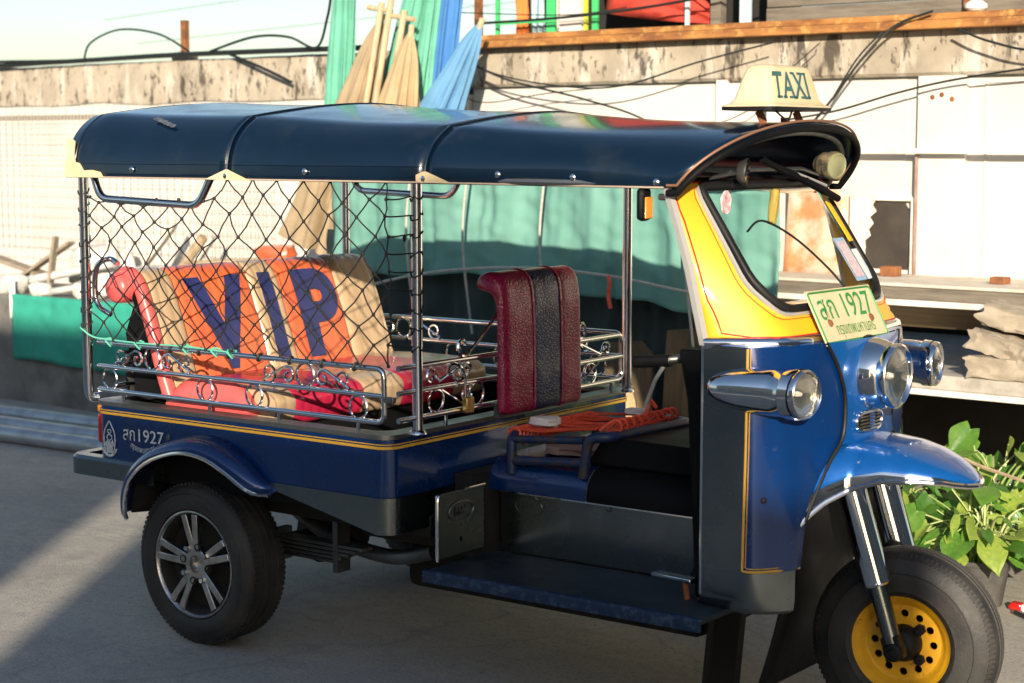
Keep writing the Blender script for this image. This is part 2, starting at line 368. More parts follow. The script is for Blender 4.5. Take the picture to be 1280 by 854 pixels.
# building on the right
bl = thing('building', 'white building with recessed doors, stained lintel and rusty orange beam', 'building', rz=RZ)
M().box(-1.60, .98, 3.83, 3.9, .985, 1.905).build('door_panel', WALLW, bl)
for z in (1.12, 1.3, 1.5, 1.7): M().box(-1.58, .76, 3.824, 3.8295, z, z+.006).build('door_groove', mat('pale_groove', (.6, .57, .52), .7), bl)
M().box(1.05, 1.28, 3.80, 3.9, .985, 1.905).build('pilaster', WALLW, bl)
M().box(.98, 1.05, 3.835, 3.9, .985, 1.905).build('reveal', WALLW, bl)
M().box(1.28, 4.2, 3.835, 3.9, .985, 1.905).build('door_panel', WALLW, bl)
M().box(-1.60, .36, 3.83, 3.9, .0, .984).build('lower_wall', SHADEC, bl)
M().box(1.36, 1.372, 3.828, 3.8345, .95, 1.86).build('door_groove', MATS['pale_groove'], bl); M().box(1.36, 3.2, 3.828, 3.8345, 1.86, 1.868).build('door_groove', MATS['pale_groove'], bl)
l = M(); rows = []
for i in range(61):
    u = -1.62+5.8*i/60; e = .004*noise.noise((u*2, 0, 0))
    rows.append([(u, 3.80+e, 1.895), (u, 3.785+e, 1.91), (u, 3.78+e, 2.0), (u, 3.775+e, 2.095), (u, 3.9, 2.095)])
l.grid(rows); l.build('lintel', STAIN, bl)
M().box(-1.58, 4.2, 3.69, 3.9, 2.097, 2.135).build('beam_plank', RUSTB, bl, bev=.004); M().box(-1.56, 4.2, 3.705, 3.9, 2.136, 2.165).build('beam_plank', RUSTB, bl, bev=.004)
M().box(-1.6, 4.2, 3.735, 3.76, 1.548, 1.572).build('rail', WHITEW, bl, bev=.003)
# upper storey
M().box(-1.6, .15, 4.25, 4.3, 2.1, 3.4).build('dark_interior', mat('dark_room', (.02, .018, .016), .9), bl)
M().box(-1.6, 4.2, 3.9, 4.3, 2.09, 2.166).build('upper_floor', GREYW, bl)
for i, (z0, z1) in enumerate(((2.169, 2.245), (2.249, 2.33), (2.334, 2.42), (2.424, 2.5), (2.504, 6.5))):
    M().box(.16, 4.2, 3.95+.006*(i % 2), 3.99, z0, z1).build('siding_board', GREYW, bl, bev=.003)
GRF = mat('green_window_paint', (.06, .50, .16), .4, c2=(.05, .40, .14), scale=8); LBL = mat('pale_blue_paint', (.45, .62, .66), .5)
for u, w, m in ((-1.53, .02, GRF), (-1.18, .055, GRF), (-.88, .035, GRF), (-.30, .02, LBL), (.02, .06, LBL)):
    M().box(u, u+w, 3.93, 3.95, 2.166, 3.2).build('window_bar', m, bl, bev=.002)
M().box(-1.53, -1.13, 3.94, 3.955, 2.235, 2.248).build('window_bar', GRF, bl)
M().box(-1.09, -.95, 3.93, 3.99, 2.166, 3.2).build('white_column', WALLW, bl)
M().box(-.93, -.915, 3.93, 3.95, 2.166, 3.2).build('window_bar', mat('yellow_green_paint', (.55, .62, .06), .4), bl)
M().box(-.16, -.10, 3.95, 4.0, 2.166, 3.2).build('wooden_jamb', GREYW, bl)
M().box(-1.62, -1.59, 3.86, 3.9, 2.0, 2.45).build('iron_post', RUST, bl)
M().box(1.20, 1.222, 3.92, 3.948, 2.166, 2.6).build('iron_post', RUST, bl)
for i, (u, w, cn, cc) in enumerate(((-1.46, .09, 'orange_print_cloth', (.75, .20, .04)), (-1.36, .11, 'pale_blue_cloth', (.42, .60, .66)), (-1.24, .08, 'white_cloth', (.72, .72, .68)))):
    c = M(); rows = []
    for a in range(9):
        z = 2.17+.9*a/8; rows.append([(u+w*b/8+.008*math.sin(a*2+b), 4.02+.012*math.sin(b*2.1+i), z) for b in range(9)])
    c.grid(rows); tag(c.build('hanging_cloth', mat(cn, cc, .8, c2=tuple(x*.7 for x in cc), scale=12), None, solid=.004, rz=RZ), ['orange printed cloth hanging inside the green window frame', 'pale blue cloth hanging beside the orange cloth in the window', 'white cloth hanging beside the wide green window bar'][i], 'cloth')
c = M(); rows = []
for a in range(13):
    s = a/12; rows.append([(lerp(-.84, -.16, s), 4.0+.015*math.sin(b*1.9+a*.5), lerp(2.27, 2.19, s)+lerp(.7, .06, s**.8)*b/8-.012*math.sin(s*PI)) for b in range(9)])
c.grid(rows); tag(c.build('red_awning_cloth', mat('faded_red_cloth', (.50, .055, .03), .8, c2=(.38, .035, .025), scale=7, stretch=(1, 1, 5)), None, solid=.004, rz=RZ), 'faded red cloth sloping across the dark upstairs opening', 'cloth')
lm = M().lathe([(0, .001), (.0, .035), (.012, .05), (.03, .05), (.045, .03), (.05, .001)], (1.27, 3.9, 2.18), (0, 0, 1), 20)
tag(lm.build('ceiling_globe', mat('white_glass_globe', (.8, .8, .76), .3), None, rz=RZ), 'small white round lamp cover on the rusty beam', 'lamp')
# ledge below the doors
M().box(.25, 4.2, 3.30, 3.83, .985, 1.0).build('ledge_top', mat('ledge_cement', (.62, .57, .49), .8, c2=(.50, .45, .37), scale=8, bump=.3), bl, bev=.003)
M().box(.25, 4.2, 3.31, 3.36, .932, .984).build('ledge_board', GREYW, bl, bev=.003); M().box(.25, 4.2, 3.285, 3.34, .905, .931).build('ledge_lip', WHITEW, bl, bev=.003)
M().obox((2.2, 3.52, .845), (2.0, 0, 0), (0, .11, -.055), (0, .004, .008)).build('ledge_soffit', mat('brown_board', (.30, .22, .13), .8, c2=(.2, .14, .08), scale=5, stretch=(.5, 4, 4)), bl)
M().box(.97, 1.05, 3.62, 3.68, 1.0005, 1.045).build('rusty_bracket', RUST, bl, bev=.003); M().box(1.55, 1.62, 3.5, 3.56, 1.0005, 1.03).build('rusty_bracket', RUST, bl, bev=.003)
M().box(1.052, 1.060, 3.78, 3.7985, 1.0, 1.56).build('rusty_pipe', mat('pinkish_rust', (.33, .24, .21), .8, c2=(.25, .15, .11), scale=20), bl)
# broken pane opening in the door with torn paper
M().prism([(.79, 1.02), (1.005, 1.02), (1.02, 1.275), (.985, 1.325), (.79, 1.33)], lambda a, b: (a, 3.822, b), (0, .006, 0)).build('dark_opening', mat('opening_shade_board', (.035, .030, .026), .6, c2=(.06, .05, .04), scale=6), bl)  # flat near-black board paints the shade inside the opening
for a in ((.72, .79, 1.0, 1.35), (1.025, 1.045, 1.0, 1.35), (.79, 1.025, 1.333, 1.36)): M().box(a[0], a[1], 3.80, 3.829, a[2], a[3]).build('opening_frame', WHITEW, bl, bev=.003)
tp = M(); pts = [(.72, 1.36), (.86, 1.36)]
for i in range(12): pts.append((.845-.05*sst(0, 11, i)+.016*noise.noise((i*3.37, .4, 0))+.008*(-1)**i, 1.34-i*.028))
pts.append((.72, 1.03)); tp.prism(pts, lambda a, b: (a, 3.796, b), (0, .003, 0)); tp.build('torn_paper', mat('torn_pale_paper', (.75, .70, .62), .8, c2=(.6, .52, .43), scale=14), bl)
M().box(-.02, .04, 3.79, 3.822, 1.66, 1.9).build('painted_plate', WHITEW, bl, bev=.002)
M().box(.38, .46, 3.60, 3.66, 1.0, 1.9).build('white_post', WHITEW, bl, bev=.004)
for u, z in ((1.12, 1.80), (1.165, 1.81), (1.215, 1.79)): M().lathe([(0, .001), (0, .012), (.004, .008), (.005, .001)], (u, 3.799, z), (0, -1, 0), 8).build('rust_bolt', RUST, bl)

# poster, leaning against the ledge (seen through the windscreen)
PST = mat('peach_printed_paper', (.58, .24, .10), .6, c2=(.62, .50, .40), scale=5, lo=.42, hi=.55)
layer(PST, (.75, .25, .28), 4.2, .58, .64, w=.7)
p_ = M(); rows = [[(.475+.30*b/8, 3.62+.06*a/8+.006*math.sin(b), 1.0+.52*a/8) for b in range(9)] for a in range(9)]
p_.grid(rows); tag(p_.build('poster', PST, None, solid=.004, rz=RZ), 'faded peach and pink printed board leaning beside the white post', 'poster')
# bundle of green cloth and cardboard on the ledge
gb = M(); rows = []
for i in range(15):
    t_ = i/14; rows.append([(lerp(.02, .40, .5)+(.19*math.sin(PI*min(1, t_*.9+.1)))*math.cos(2*PI*k/18)*(1+.18*noise.noise((k*.8, i*.5, 3))), 3.5+.10*math.sin(2*PI*k/18)*(1+.2*noise.noise((k*.8, i*.5, 9))), 1.0+.30*t_) for k in range(18)])
gb.grid(rows, True); tag(gb.build('cloth_bundle', mat('pale_green_cloth', (.30, .55, .43), .8, c2=(.20, .42, .33), scale=6), None, rz=RZ), 'pale green cloth bundle heaped on the ledge behind the windscreen', 'cloth')
cb = M(); cb.box(.24, .40, 3.36, 3.46, 1.001, 1.07); tag(cb.build('cardboard_box', mat('cardboard', (.50, .36, .20), .8, c2=(.42, .29, .16), scale=8), None, bev=.004, rz=RZ), 'small cardboard box on the ledge in front of the green bundle', 'box')

# tarpaulins behind the taxi
def put(name, m, mt, label, cat, group=None, **k): return tag(m.build(name, mt, None, rz=RZ, **k), label, cat, group)
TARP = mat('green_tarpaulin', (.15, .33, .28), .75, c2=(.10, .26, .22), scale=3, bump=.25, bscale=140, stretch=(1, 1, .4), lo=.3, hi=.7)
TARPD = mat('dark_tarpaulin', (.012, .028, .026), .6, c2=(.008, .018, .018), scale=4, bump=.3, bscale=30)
def cloth(u0, u1, z0, z1, n0, fold, nu=170, nv=44, hem=.02, seed=0., lean=0., zl=None):
    m = M(); rows = []
    for j in range(nv+1):
        v = j/nv; r = []
        for i in range(nu+1):
            s = i/nu; u = lerp(u0, u1, s)
            zb = (zl(u) if zl else z0)+hem*noise.noise((u*2.2, seed, 0))
            w = fold*(.4+.6*v)*(noise.noise((u*2.6, v*.6, seed))+.6*noise.noise((u*6.5+.3*v, v*1.2, seed+4)))
            w += .012*noise.noise((u*9, v*6, seed+8))+fold*.22*abs(noise.noise((u*4.2+.8*v, v*2.6, seed+12)))+fold*.12*noise.noise((u*22, v*2, seed+3))+fold*.09*noise.noise((u*14, v*14, seed))
            r.append((u, n0+w+lean*v, lerp(z1, zb, v)))
        rows.append(r)
    return m.grid(rows)
tag(cloth(-1.62, .96, 1.0, 1.60, 2.72, .10, seed=2.3, zl=lambda u: pw(u, [(-1.3, .95), (-.7, .985), (-.1, .92), (.3, .91), (.6, .84), (1.1, .80)])).build('tarpaulin', TARP, None, solid=.004, rz=RZ, smooth=60), 'green tarpaulin hung behind the taxi, its upper half sunlit', 'tarpaulin')
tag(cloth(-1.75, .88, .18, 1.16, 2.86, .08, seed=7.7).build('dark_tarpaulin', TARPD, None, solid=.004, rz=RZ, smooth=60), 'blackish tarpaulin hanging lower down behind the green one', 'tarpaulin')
sk = M(); rows = []
for i in range(11):
    z = .02+.55*i/10; rows.append([(.28+.24*math.cos(2*PI*k/16)*(1-.35*(i/10)**2)*(1+.14*noise.noise((k, i*.4, 2))), 2.45+.13*math.sin(2*PI*k/16)*(1-.3*(i/10)**2), z) for k in range(16)])
sk.loft(rows); tag(sk.build('sack', mat('tan_sackcloth', (.42, .32, .18), .85, c2=(.3, .22, .12), scale=9, bump=.4, bscale=90), None, rz=RZ), 'tan sack standing in front of the dark tarpaulin', 'sack')
for i, (u0, u1, zt, n_, lab) in enumerate(((.12, .40, .74, 2.64, 'brown plywood sheet standing against the dark tarpaulin'), (.47, .72, .82, 2.60, 'taller brown plywood offcut beside the plywood sheet'))):
    put('plywood_sheet', M().prism([(u0, -.03), (u1, -.03), (u1-.02, zt-.05), (u1-.08, zt), (u0+.01, zt-.02)], lambda a, b: (a, n_+.06*b, b), (0, .012, 0)), mat('brown_plywood', (.13, .09, .045), .8, c2=(.07, .05, .028), scale=6, stretch=(4, 4, .6)), lab, 'plywood')
ROPE = mat('pale_rope', (.48, .47, .42), .8, c2=(.36, .35, .31), scale=40)
def strand(name, pts, r, m, label, cat, group=None, n=6, k=8, rz=RZ):
    return tag(M().tube(crv(pts, k), r, n).build(name, m, None, rz=rz), label, cat, group)
for i, (u, lab) in enumerate(((-.95, 'pale cord down the tarpaulin beside the netted post'), (-.60, 'pale cord down the tarpaulin behind the maroon backrest roll'), (-.15, 'pale cord down the tarpaulin behind the maroon backrest top'), (.62, 'pale cord down the tarpaulin next to the yellow frame'))):
    strand('pale_cord', [(u+.05, 2.58, 1.60), (u+.02, 2.57, 1.4), (u, 2.57, 1.12), (u+.03, 2.60, .72)], .006, ROPE, lab, 'cord', 'vertical cords on the tarpaulin')
strand('hem_rope', [(-1.5, 2.60, .84), (-.9, 2.58, .98), (-.3, 2.56, 1.04), (.2, 2.56, 1.03), (.62, 2.57, .98), (1.1, 2.6, .93)], .007, ROPE, 'rope stretched sideways along the hem of the green tarpaulin', 'rope')
strand('red_rope_end', [(.25, 2.54, 1.03), (.262, 2.53, 1.0), (.258, 2.53, .94), (.268, 2.53, .89)], .009, CORD, 'red cord end hanging from the tarpaulin rope', 'cord')

# closed parasols leaning on the wall
def parasol(label, cn, c, top, bot, rt, rb, fl=9, seed=0., apex=True, foot=None):
    t = thing('closed_parasol', label, 'parasol', foot or bot, rz=0., group='closed parasols leaning on the wall')
    t.location = WP(*(foot or bot)); t.rotation_euler = (0, 0, RZ); off = V(foot or bot)
    a, b = V(top), V(bot); ax = (b-a).normalized(); e1 = V((1, 0, 0)); e1 = (e1-ax*e1.dot(ax)).normalized(); e2 = ax.cross(e1)
    rows = []; N = 26; K = 110
    for i in range(N+1):
        s = i/N; r = lerp(rt, rb, s**.8)
        if apex and i < 4: r *= (.35, .65, .85, .96)[i]
        row = []
        for k in range(K):
            th = 2*PI*k/K
            pl = .30*(2*abs(math.sin(.5*fl*th+.6*math.sin(3*s+seed)+seed))-1.25)+.12*math.sin((2*fl+3)*th+2*seed+s*2)+.10*noise.noise((th*5, s*7, seed))
            q = r*(1+pl*min(1, .3+s))*(1+.10*noise.noise((math.cos(th)*2, math.sin(th)*2+seed, s*3)))
            row.append(a+(b-a)*s+(e1*math.cos(th)+e2*math.sin(th)*.6)*q-off+ax*.03*noise.noise((th*2, seed, 0))*s)
        rows.append(row)
    m = mat(cn, c, .8, c2=tuple(x*.78 for x in c), scale=5, bump=.2, bscale=120)
    M().grid(rows, True).build('canopy', m, t, smooth=60)
    M().tube([a-ax*.03-off, V(foot or (b+ax*.4))-off], .016, 8).build('pole', POLEW, t)
    return t
parasol('tall mint green closed parasol rising straight above the boundary wall', 'mint_canvas', (.12, .40, .29), (-2.22, 3.50, 2.75), (-2.26, 3.42, 1.25), .062, .085, 8, .3, True, (-2.24, 3.4, .66))
parasol('brown closed parasol leaning behind the bare wooden poles', 'brown_canvas', (.34, .26, .16), (-1.84, 3.36, 2.25), (-2.20, 3.24, 1.02), .04, .22, 8, 1.7, True, (-2.24, 3.2, .66))
parasol('leaning mint green closed parasol between the wooden poles and tan parasol', 'mint_canvas', (.12, .40, .29), (-1.60, 3.52, 2.7), (-1.92, 3.45, 1.25), .06, .20, 8, 2.9, True, (-1.95, 3.4, .66))
parasol('tan closed parasol with a whitish tip', 'tan_canvas', (.40, .30, .17), (-1.53, 3.25, 2.17), (-1.68, 3.18, 1.25), .028, .20, 7, .9, True, (-1.7, 3.15, .66))
parasol('bright blue closed parasol behind the tan and pale blue ones', 'blue_canvas', (.05, .19, .48), (-1.54, 3.6, 2.7), (-1.68, 3.52, 1.4), .085, .10, 7, 4.4, True, (-1.7, 3.5, .66))
parasol('pale blue closed parasol leaning on the corner of the lintel', 'pale_blue_canvas', (.11, .27, .46), (-1.19, 3.40, 2.20), (-1.60, 3.28, 1.35), .035, .165, 9, 5.6, True, (-1.75, 3.2, .66))
for i, (p, q, lab) in enumerate((((-1.98, 3.12, .7), (-1.78, 3.3, 2.33), 'bare wooden pole with crossbar beside the brown parasol'), ((-1.92, 3.13, .7), (-1.70, 3.3, 2.4), 'bare wooden pole between two crossbarred poles'), ((-1.82, 3.12, .7), (-1.62, 3.3, 2.28), 'bare wooden pole with crossbar beside the leaning green parasol'))):
    m = M().tube([p, q], .017, 8)
    if i != 1: m.tube([V(q)+V((-.10, 0, -.02)), V(q)+V((.07, 0, -.05))], .014, 8)
    tag(m.build('wooden_pole', POLEW, None, rz=RZ), lab, 'pole', 'bare wooden poles with the parasols')
# striped cloth heap between parasols and tarpaulin
for i, (u, cn, cc, lab) in enumerate(((-1.86, 'dark_canvas', (.02, .03, .03), 'dark folded canvas hanging beside the brown parasol'), (-1.74, 'orange_canvas', (.70, .16, .05), 'narrow orange canvas fold hanging beside the dark canvas'), (-1.66, 'white_canvas', (.72, .70, .64), 'narrow white canvas fold hanging beside the orange one'))):
    m = cloth(u-.045, u+.05, 1.02+.03*i, 1.75, 3.05, .05, 14, 14, .02, i*2.1)
    tag(m.build('canvas_fold', mat(cn, cc, .8), None, solid=.004, rz=RZ), lab, 'canvas')

# pile of rubble on the platform
rub = [('broken_board', (.30, .25, .19)), ('broken_board', (.62, .58, .50)), ('old_pipe', (.55, .56, .54)), ('wood_stick', (.42, .32, .2)), ('plaster_chunk', (.70, .68, .63))]
RM = [mat('rubble_'+a+str(i), c, .85, c2=tuple(x*.6 for x in c), scale=14, bump=.4) for i, (a, c) in enumerate(rub)]
def chunk(c, r, seed, na=9, nb=14):
    m = M(); rows = []; c = V(c); r = V(r)
    for i in range(na):
        t = PI*i/(na-1); row = []
        for k in range(nb):
            d = V((math.sin(t)*math.cos(2*PI*k/nb), math.sin(t)*math.sin(2*PI*k/nb), math.cos(t)))
            p = 5.; s = (abs(d.x)**p+abs(d.y)**p+abs(d.z)**p)**(-1/p)
            q = d*s*(1+.25*noise.noise(d*1.7+V((seed, 0, 0)))+.12*noise.noise(d*4.3+V((0, seed, 0)))+(.06*noise.noise(d*11+V((0, 0, seed))) if nb > 14 else 0))
            row.append(c+V((q.x*r.x, q.y*r.y, q.z*r.z)))
        rows.append(row)
    return m.grid(rows, True)
G = 'rubble on the platform'
put('broken_board', M().bar((-4.9, 3.12, .68), (-4.45, 3.3, .98), .09, .02), RM[0], 'dark broken board standing tilted in the rubble pile', 'board', G, bev=.003)
put('broken_board', M().bar((-5.2, 3.15, .90), (-4.6, 3.25, .76), .10, .025), RM[0], 'grey broken board lying sloped over the rubble', 'board', G, bev=.003)
put('broken_board', M().bar((-4.55, 3.2, .68), (-4.50, 3.22, 1.02), .06, .02), RM[0], 'short brown board standing upright in the rubble', 'board', G, bev=.003)
put('white_batten', M().bar((-4.62, 2.975, .52), (-4.63, 2.98, .76), .035, .02), WHITEW, 'white batten hanging over the platform edge by the cloth', 'batten', bev=.003)
put('old_pipe', M().tube([(-4.9, 3.1, .70), (-4.1, 3.35, .86)], .028, 10), RM[2], 'pale grey pipe lying in the rubble pile', 'pipe', G)
put('old_pipe', M().tube([(-4.35, 3.05, .69), (-3.7, 3.2, .80)], .022, 10), RM[2], 'thin pale pipe at the front of the rubble pile', 'pipe', G)
put('plaster_chunk', chunk((-4.75, 3.08, .72), (.09, .07, .06), 1), RM[4], 'white plaster lump beside the hanging batten', 'chunk', G)
put('plaster_chunk', chunk((-4.4, 3.5, .80), (.22, .14, .15), 5), RM[4], 'largest pale plaster block at the back of the rubble', 'chunk', G)
put('plaster_chunk', chunk((-4.05, 3.12, .71), (.10, .07, .05), 9), RM[4], 'flat pale lump in front of the thin pipe', 'chunk', G)
put('broken_board', M().bar((-3.95, 3.3, .68), (-3.7, 3.5, 1.10), .16, .02), RM[1], 'wide pale board leaning up behind the seat', 'board', G, bev=.003)
put('broken_board', M().bar((-3.55, 3.35, .68), (-3.35, 3.5, 1.04), .12, .02), RM[1], 'pale board leaning beside the wooden stick', 'board', G, bev=.003)
put('wood_stick', M().tube([(-3.4, 3.15, .72), (-3.12, 3.22, 1.06)], .028, 8), RM[3], 'thick tan wooden stick leaning out of the rubble', 'stick', G)
put('wood_stick', M().tube([(-3.2, 3.2, .90), (-2.5, 3.3, .95)], .022, 8), RM[3], 'long tan stick lying level on the rubble', 'stick', G)
put('plaster_chunk', chunk((-3.6, 3.25, .76), (.17, .11, .11), 14), RM[4], 'grey white plaster block below the leaning boards', 'chunk', G)
put('plaster_chunk', chunk((-2.95, 3.3, .78), (.26, .13, .13), 22), RM[4], 'long pale plaster block under the level stick', 'chunk', G)
put('orange_rag', chunk((-2.55, 3.25, .98), (.12, .07, .05), 31), ORANGE, 'small orange rag on top of the rubble', 'rag')
for i in range(10):
    u = -5.3+i*.27; put('rubble_stone', chunk((u, 3.1+.1*(i % 3), .695), (.06+.02*(i % 2), .05, .045), 40+i*3), RM[4 if i % 2 else 0], 'small whitish broken stone on the platform edge' if i % 2 else 'small brown broken stone on the platform edge', 'stone', 'small whitish stones on the platform' if i % 2 else 'small brown stones on the platform')
tag(cloth(-4.62, -3.45, .26, .672, 2.965, .018, 50, 14, .03, 3.3).build('green_cover_cloth', mat('teal_green_cloth', (.03, .33, .24), .8, c2=(.022, .26, .19), scale=5), None, solid=.003, rz=RZ), 'teal green cloth hung over the front of the platform', 'cloth')
PIPEG = mat('galvanised_pipe', (.46, .50, .52), .4, .6, c2=(.34, .37, .39), scale=9, rvar=.1)
for y, x1, lab in ((2.63, -1.6, 'galvanised pipe lying on the ground nearest the platform'), (2.36, -1.2, 'galvanised pipe lying on the ground between two others'), (2.14, -1.5, 'galvanised pipe lying on the ground farthest from the platform')):
    m = M(); pr = [(0, .045), (x1+6.5, .045)]; m.tube([(-6.5, y-.07, .045), (x1, y+.06, .045)], .045, 14); tag(m.build('steel_pipe', PIPEG), lab, 'pipe', 'galvanised pipes on the ground')
# stones on the slab
STN = mat('rough_stone', (.40, .345, .27), .9, c2=(.26, .22, .165), scale=9, bump=.8, bscale=35, lo=.35, hi=.65); layer(STN, (.36, .20, .08), 5, .62, .7, w=.7)
def rough_block(r, seed, cuts=13):
    bm = bmesh.new(); bmesh.ops.create_cube(bm, size=2.); bmesh.ops.subdivide_edges(bm, edges=bm.edges, cuts=cuts, use_grid_fill=True)
    sd = V((seed*1.7, seed*.9, seed*2.3)); m = M()
    for v in bm.verts:
        p = v.co.copy(); q = p.normalized()*1.25; p = p.lerp(q, .04)
        w = V((p.x*r[0], p.y*r[1], p.z*r[2]))
        k = 1+.12*noise.noise(p*.9+sd)+.05*noise.noise(w*18+sd)
        e = V((noise.noise(w*40+sd), noise.noise(w*40+sd*2), noise.noise(w*40-sd)))*.009
        v.co = V((w.x*k*(1+.12*noise.noise(V((0, p.y, p.z))*1.3+sd)), w.y*k, w.z*k+.25*r[2]*noise.noise(V((p.x*1.5, 0, 0))+sd)))+e
    bm.verts.ensure_lookup_table(); m.v = [tuple(v.co) for v in bm.verts]; m.f = [tuple(v.index for v in f.verts) for f in bm.faces]; bm.free(); return m
def stone(c, r, ang, seed, label, tilt=0.):
    o = put('stone', rough_block(r, seed), STN, label, 'stone', 'stones stacked on the slab', smooth=16)
    o.location = WP(*c); o.rotation_euler = (0, tilt, RZ+ang); return o
stone((1.93, 3.10, .656), (.24, .11, .042), .03, 3, 'flat rough stone block lying on the slab, bottom of the stack')
stone((1.83, 3.10, .745), (.15, .10, .036), -.1, 8, 'small middle stone wedged in the stack on the slab', .20)
stone((1.96, 3.16, .815), (.27, .11, .045), .1, 17, 'long pale stone tilted on top of the stack', .17)

# cables
for i, (pts, r, lab) in enumerate((
    ([(-1.6, 3.64, 2.08), (-1.2, 3.6, 1.93), (-.7, 3.6, 1.82), (-.3, 3.62, 1.70), (.1, 3.66, 1.45)], .008, 'thick black cable sagging from the beam end over the white doors'),
    ([(-1.58, 3.64, 2.07), (-1.25, 3.62, 1.95), (-.8, 3.62, 1.88), (-.45, 3.62, 1.88), (0, 3.60, 1.98), (.4, 3.62, 2.06)], .006, 'thin black cable looping under the stained lintel'),
    ([(-1.60, 3.7, 2.0), (-1.55, 3.68, 1.86), (-1.38, 3.68, 1.81), (-1.0, 3.69, 1.85), (-.7, 3.7, 1.87)], .004, 'thin cable drooping at the left corner of the door'),
    ([(1.18, 3.66, 2.17), (1.0, 3.65, 2.11), (.86, 3.62, 1.97), (.70, 3.62, 1.78), (.55, 3.64, 1.66), (.3, 3.68, 1.63), (-.2, 3.7, 1.66)], .008, 'black cable dropping from the iron post past the sign'),
    ([(.95, 3.64, 2.09), (.84, 3.61, 1.97), (.70, 3.61, 1.77), (.58, 3.63, 1.66)], .006, 'second black cable beside the one dropping past the sign'),
    ([(2.4, 3.66, 1.99), (1.8, 3.66, 1.93), (1.28, 3.72, 1.875), (1.0, 3.7, 1.82), (.7, 3.7, 1.745), (.4, 3.7, 1.70)], .007, 'black cable running along under the lintel to the sign'),
    ([(1.30, 3.66, 2.09), (1.45, 3.65, 2.03), (1.7, 3.64, 1.98), (2.2, 3.64, 1.99)], .008, 'black cable drooping off the beam at the far door'),
    ([(-.3, 3.7, 1.66), (0, 3.7, 1.68), (.25, 3.68, 1.76), (.45, 3.66, 1.92), (.62, 3.66, 2.05)], .004, 'thin cable rising behind the sign to the lintel'),
    ([(-1.6, 3.85, 2.24), (-.9, 3.84, 2.25), (-.2, 3.84, 2.30), (.4, 3.84, 2.40)], .010, 'black cable strung across the upstairs window'),
    ([(-1.7, 3.74, 2.30), (-1.0, 3.85, 2.26), (-.6, 3.85, 2.28)], .004, 'thin black cable crossing the upstairs window'))):
    strand('cable', pts, r*.72, CABLE, lab, 'cable', 'cables on the building')
for i, (pts, r, lab) in enumerate((
    ([(-9, 3.7, 2.16), (-6.5, 3.72, 2.12), (-5.0, 3.74, 2.13), (-3.9, 3.74, 2.14), (-2.3, 3.72, 2.13)], .016, 'bundle of black cables lying along the boundary wall top'),
    ([(-9, 3.7, 2.17), (-6.0, 3.72, 2.15), (-5.35, 3.72, 2.14), (-4.7, 3.74, 2.13)], .010, 'black cable dipping on the boundary wall top'),
    ([(-4.82, 3.72, 2.13), (-4.72, 3.7, 2.24), (-4.4, 3.68, 2.31), (-4.05, 3.7, 2.27), (-3.8, 3.72, 2.16)], .007, 'black cable arching above the wall beside the iron stub'),
    ([(-3.6, 3.72, 2.15), (-3.2, 3.7, 2.22), (-2.9, 3.7, 2.21), (-2.65, 3.68, 2.14), (-2.5, 3.62, 2.30), (-2.3, 3.45, 2.41)], .008, 'black cable curling up to the tall green parasol'),
    ([(-3.45, 3.74, 2.13), (-3.1, 3.70, 2.03), (-2.9, 3.72, 1.95)], .010, 'black cable hanging down the face of the coping'),
    ([(-9, 3.8, 2.78), (-5, 3.7, 2.66), (-3.6, 3.6, 2.56), (-2.2, 3.5, 2.57)], .012, 'thick dark cable strung through the sky above the wall'),
    ([(-9, 5.2, 3.1), (-5, 5.2, 3.05), (-2, 5.2, 2.95)], .008, 'highest dark cable in the sky above the wall'),
    ([(-9, 7.2, 2.75), (-2, 7.2, 3.1)], .004, 'thin distant wire slanting up behind the wall'),
    ([(-9, 7.6, 2.55), (-2, 7.6, 2.8)], .004, 'thin distant wire low behind the wall'),
    ([(-8, 7.4, 3.2), (-2, 7.4, 2.3)], .003, 'thin distant wire slanting down behind the wall'))):
    strand('cable', pts, r, CABLE if i < 7 else CABLEG, lab, 'cable', 'cables over the boundary wall')
t = thing('iron_stub', 'rusty iron stub set in cement on the boundary wall top', 'post', rz=RZ)
M().box(-4.01, -3.97, 3.84, 3.88, 2.13, 2.36).build('angle_iron', RUST, t, bev=.003); chunk((-3.97, 3.84, 2.13), (.09, .05, .035), 77).build('cement', STAIN, t)

# ================================================================== TUK-TUK   (x forward, near flank at y = 0, far flank at y = 1.3)
tk = thing('three_wheeled_taxi', 'blue three-wheeled taxi with navy canopy, netted rear bench and yellow windscreen frame', 'tuk-tuk', (1.25, .65, 0), world=True)
CY = .65
def mir(p): return (p[0], 2*CY-p[1], p[2])
# --- rear tub
ARCH = [(.165, .40), (.178, .47), (.225, .555), (.32, .628), (.43, .668), (.52, .681), (.62, .666), (.71, .622), (.77, .578), (.81, .552), (.835, .545)]
def zlow(x):
    if x < .155: return .545
    if x <= .83: return max(pw(x, ARCH)-.012, .4)
    return .563
TOPZ = .737
def perim(inset=0.):
    r = .05; x0, x1, y0, y1 = 0+inset, 1.27-inset, 0+inset, 1.3-inset; P = []
    def arc(cx, cy, a0):
        return [(cx+r*math.cos(a0+PI/2*k/6), cy+r*math.sin(a0+PI/2*k/6)) for k in range(7)]
    n = 64
    P += [(lerp(x0+r, x1-r, i/n), y0) for i in range(1, n)]
    P += arc(x1-r, y0+r, -PI/2)+arc(x1-r, y1-r, 0)
    P += [(lerp(x1-r, x0+r, i/n), y1) for i in range(1, n)]
    P += arc(x0+r, y1-r, PI/2)+arc(x0+r, y0+r, PI)
    return P
def zl2(x, y):
    return zlow(x) if (y < .03 or y > 1.27) else (.545 if x < .2 else .563)
per = perim()
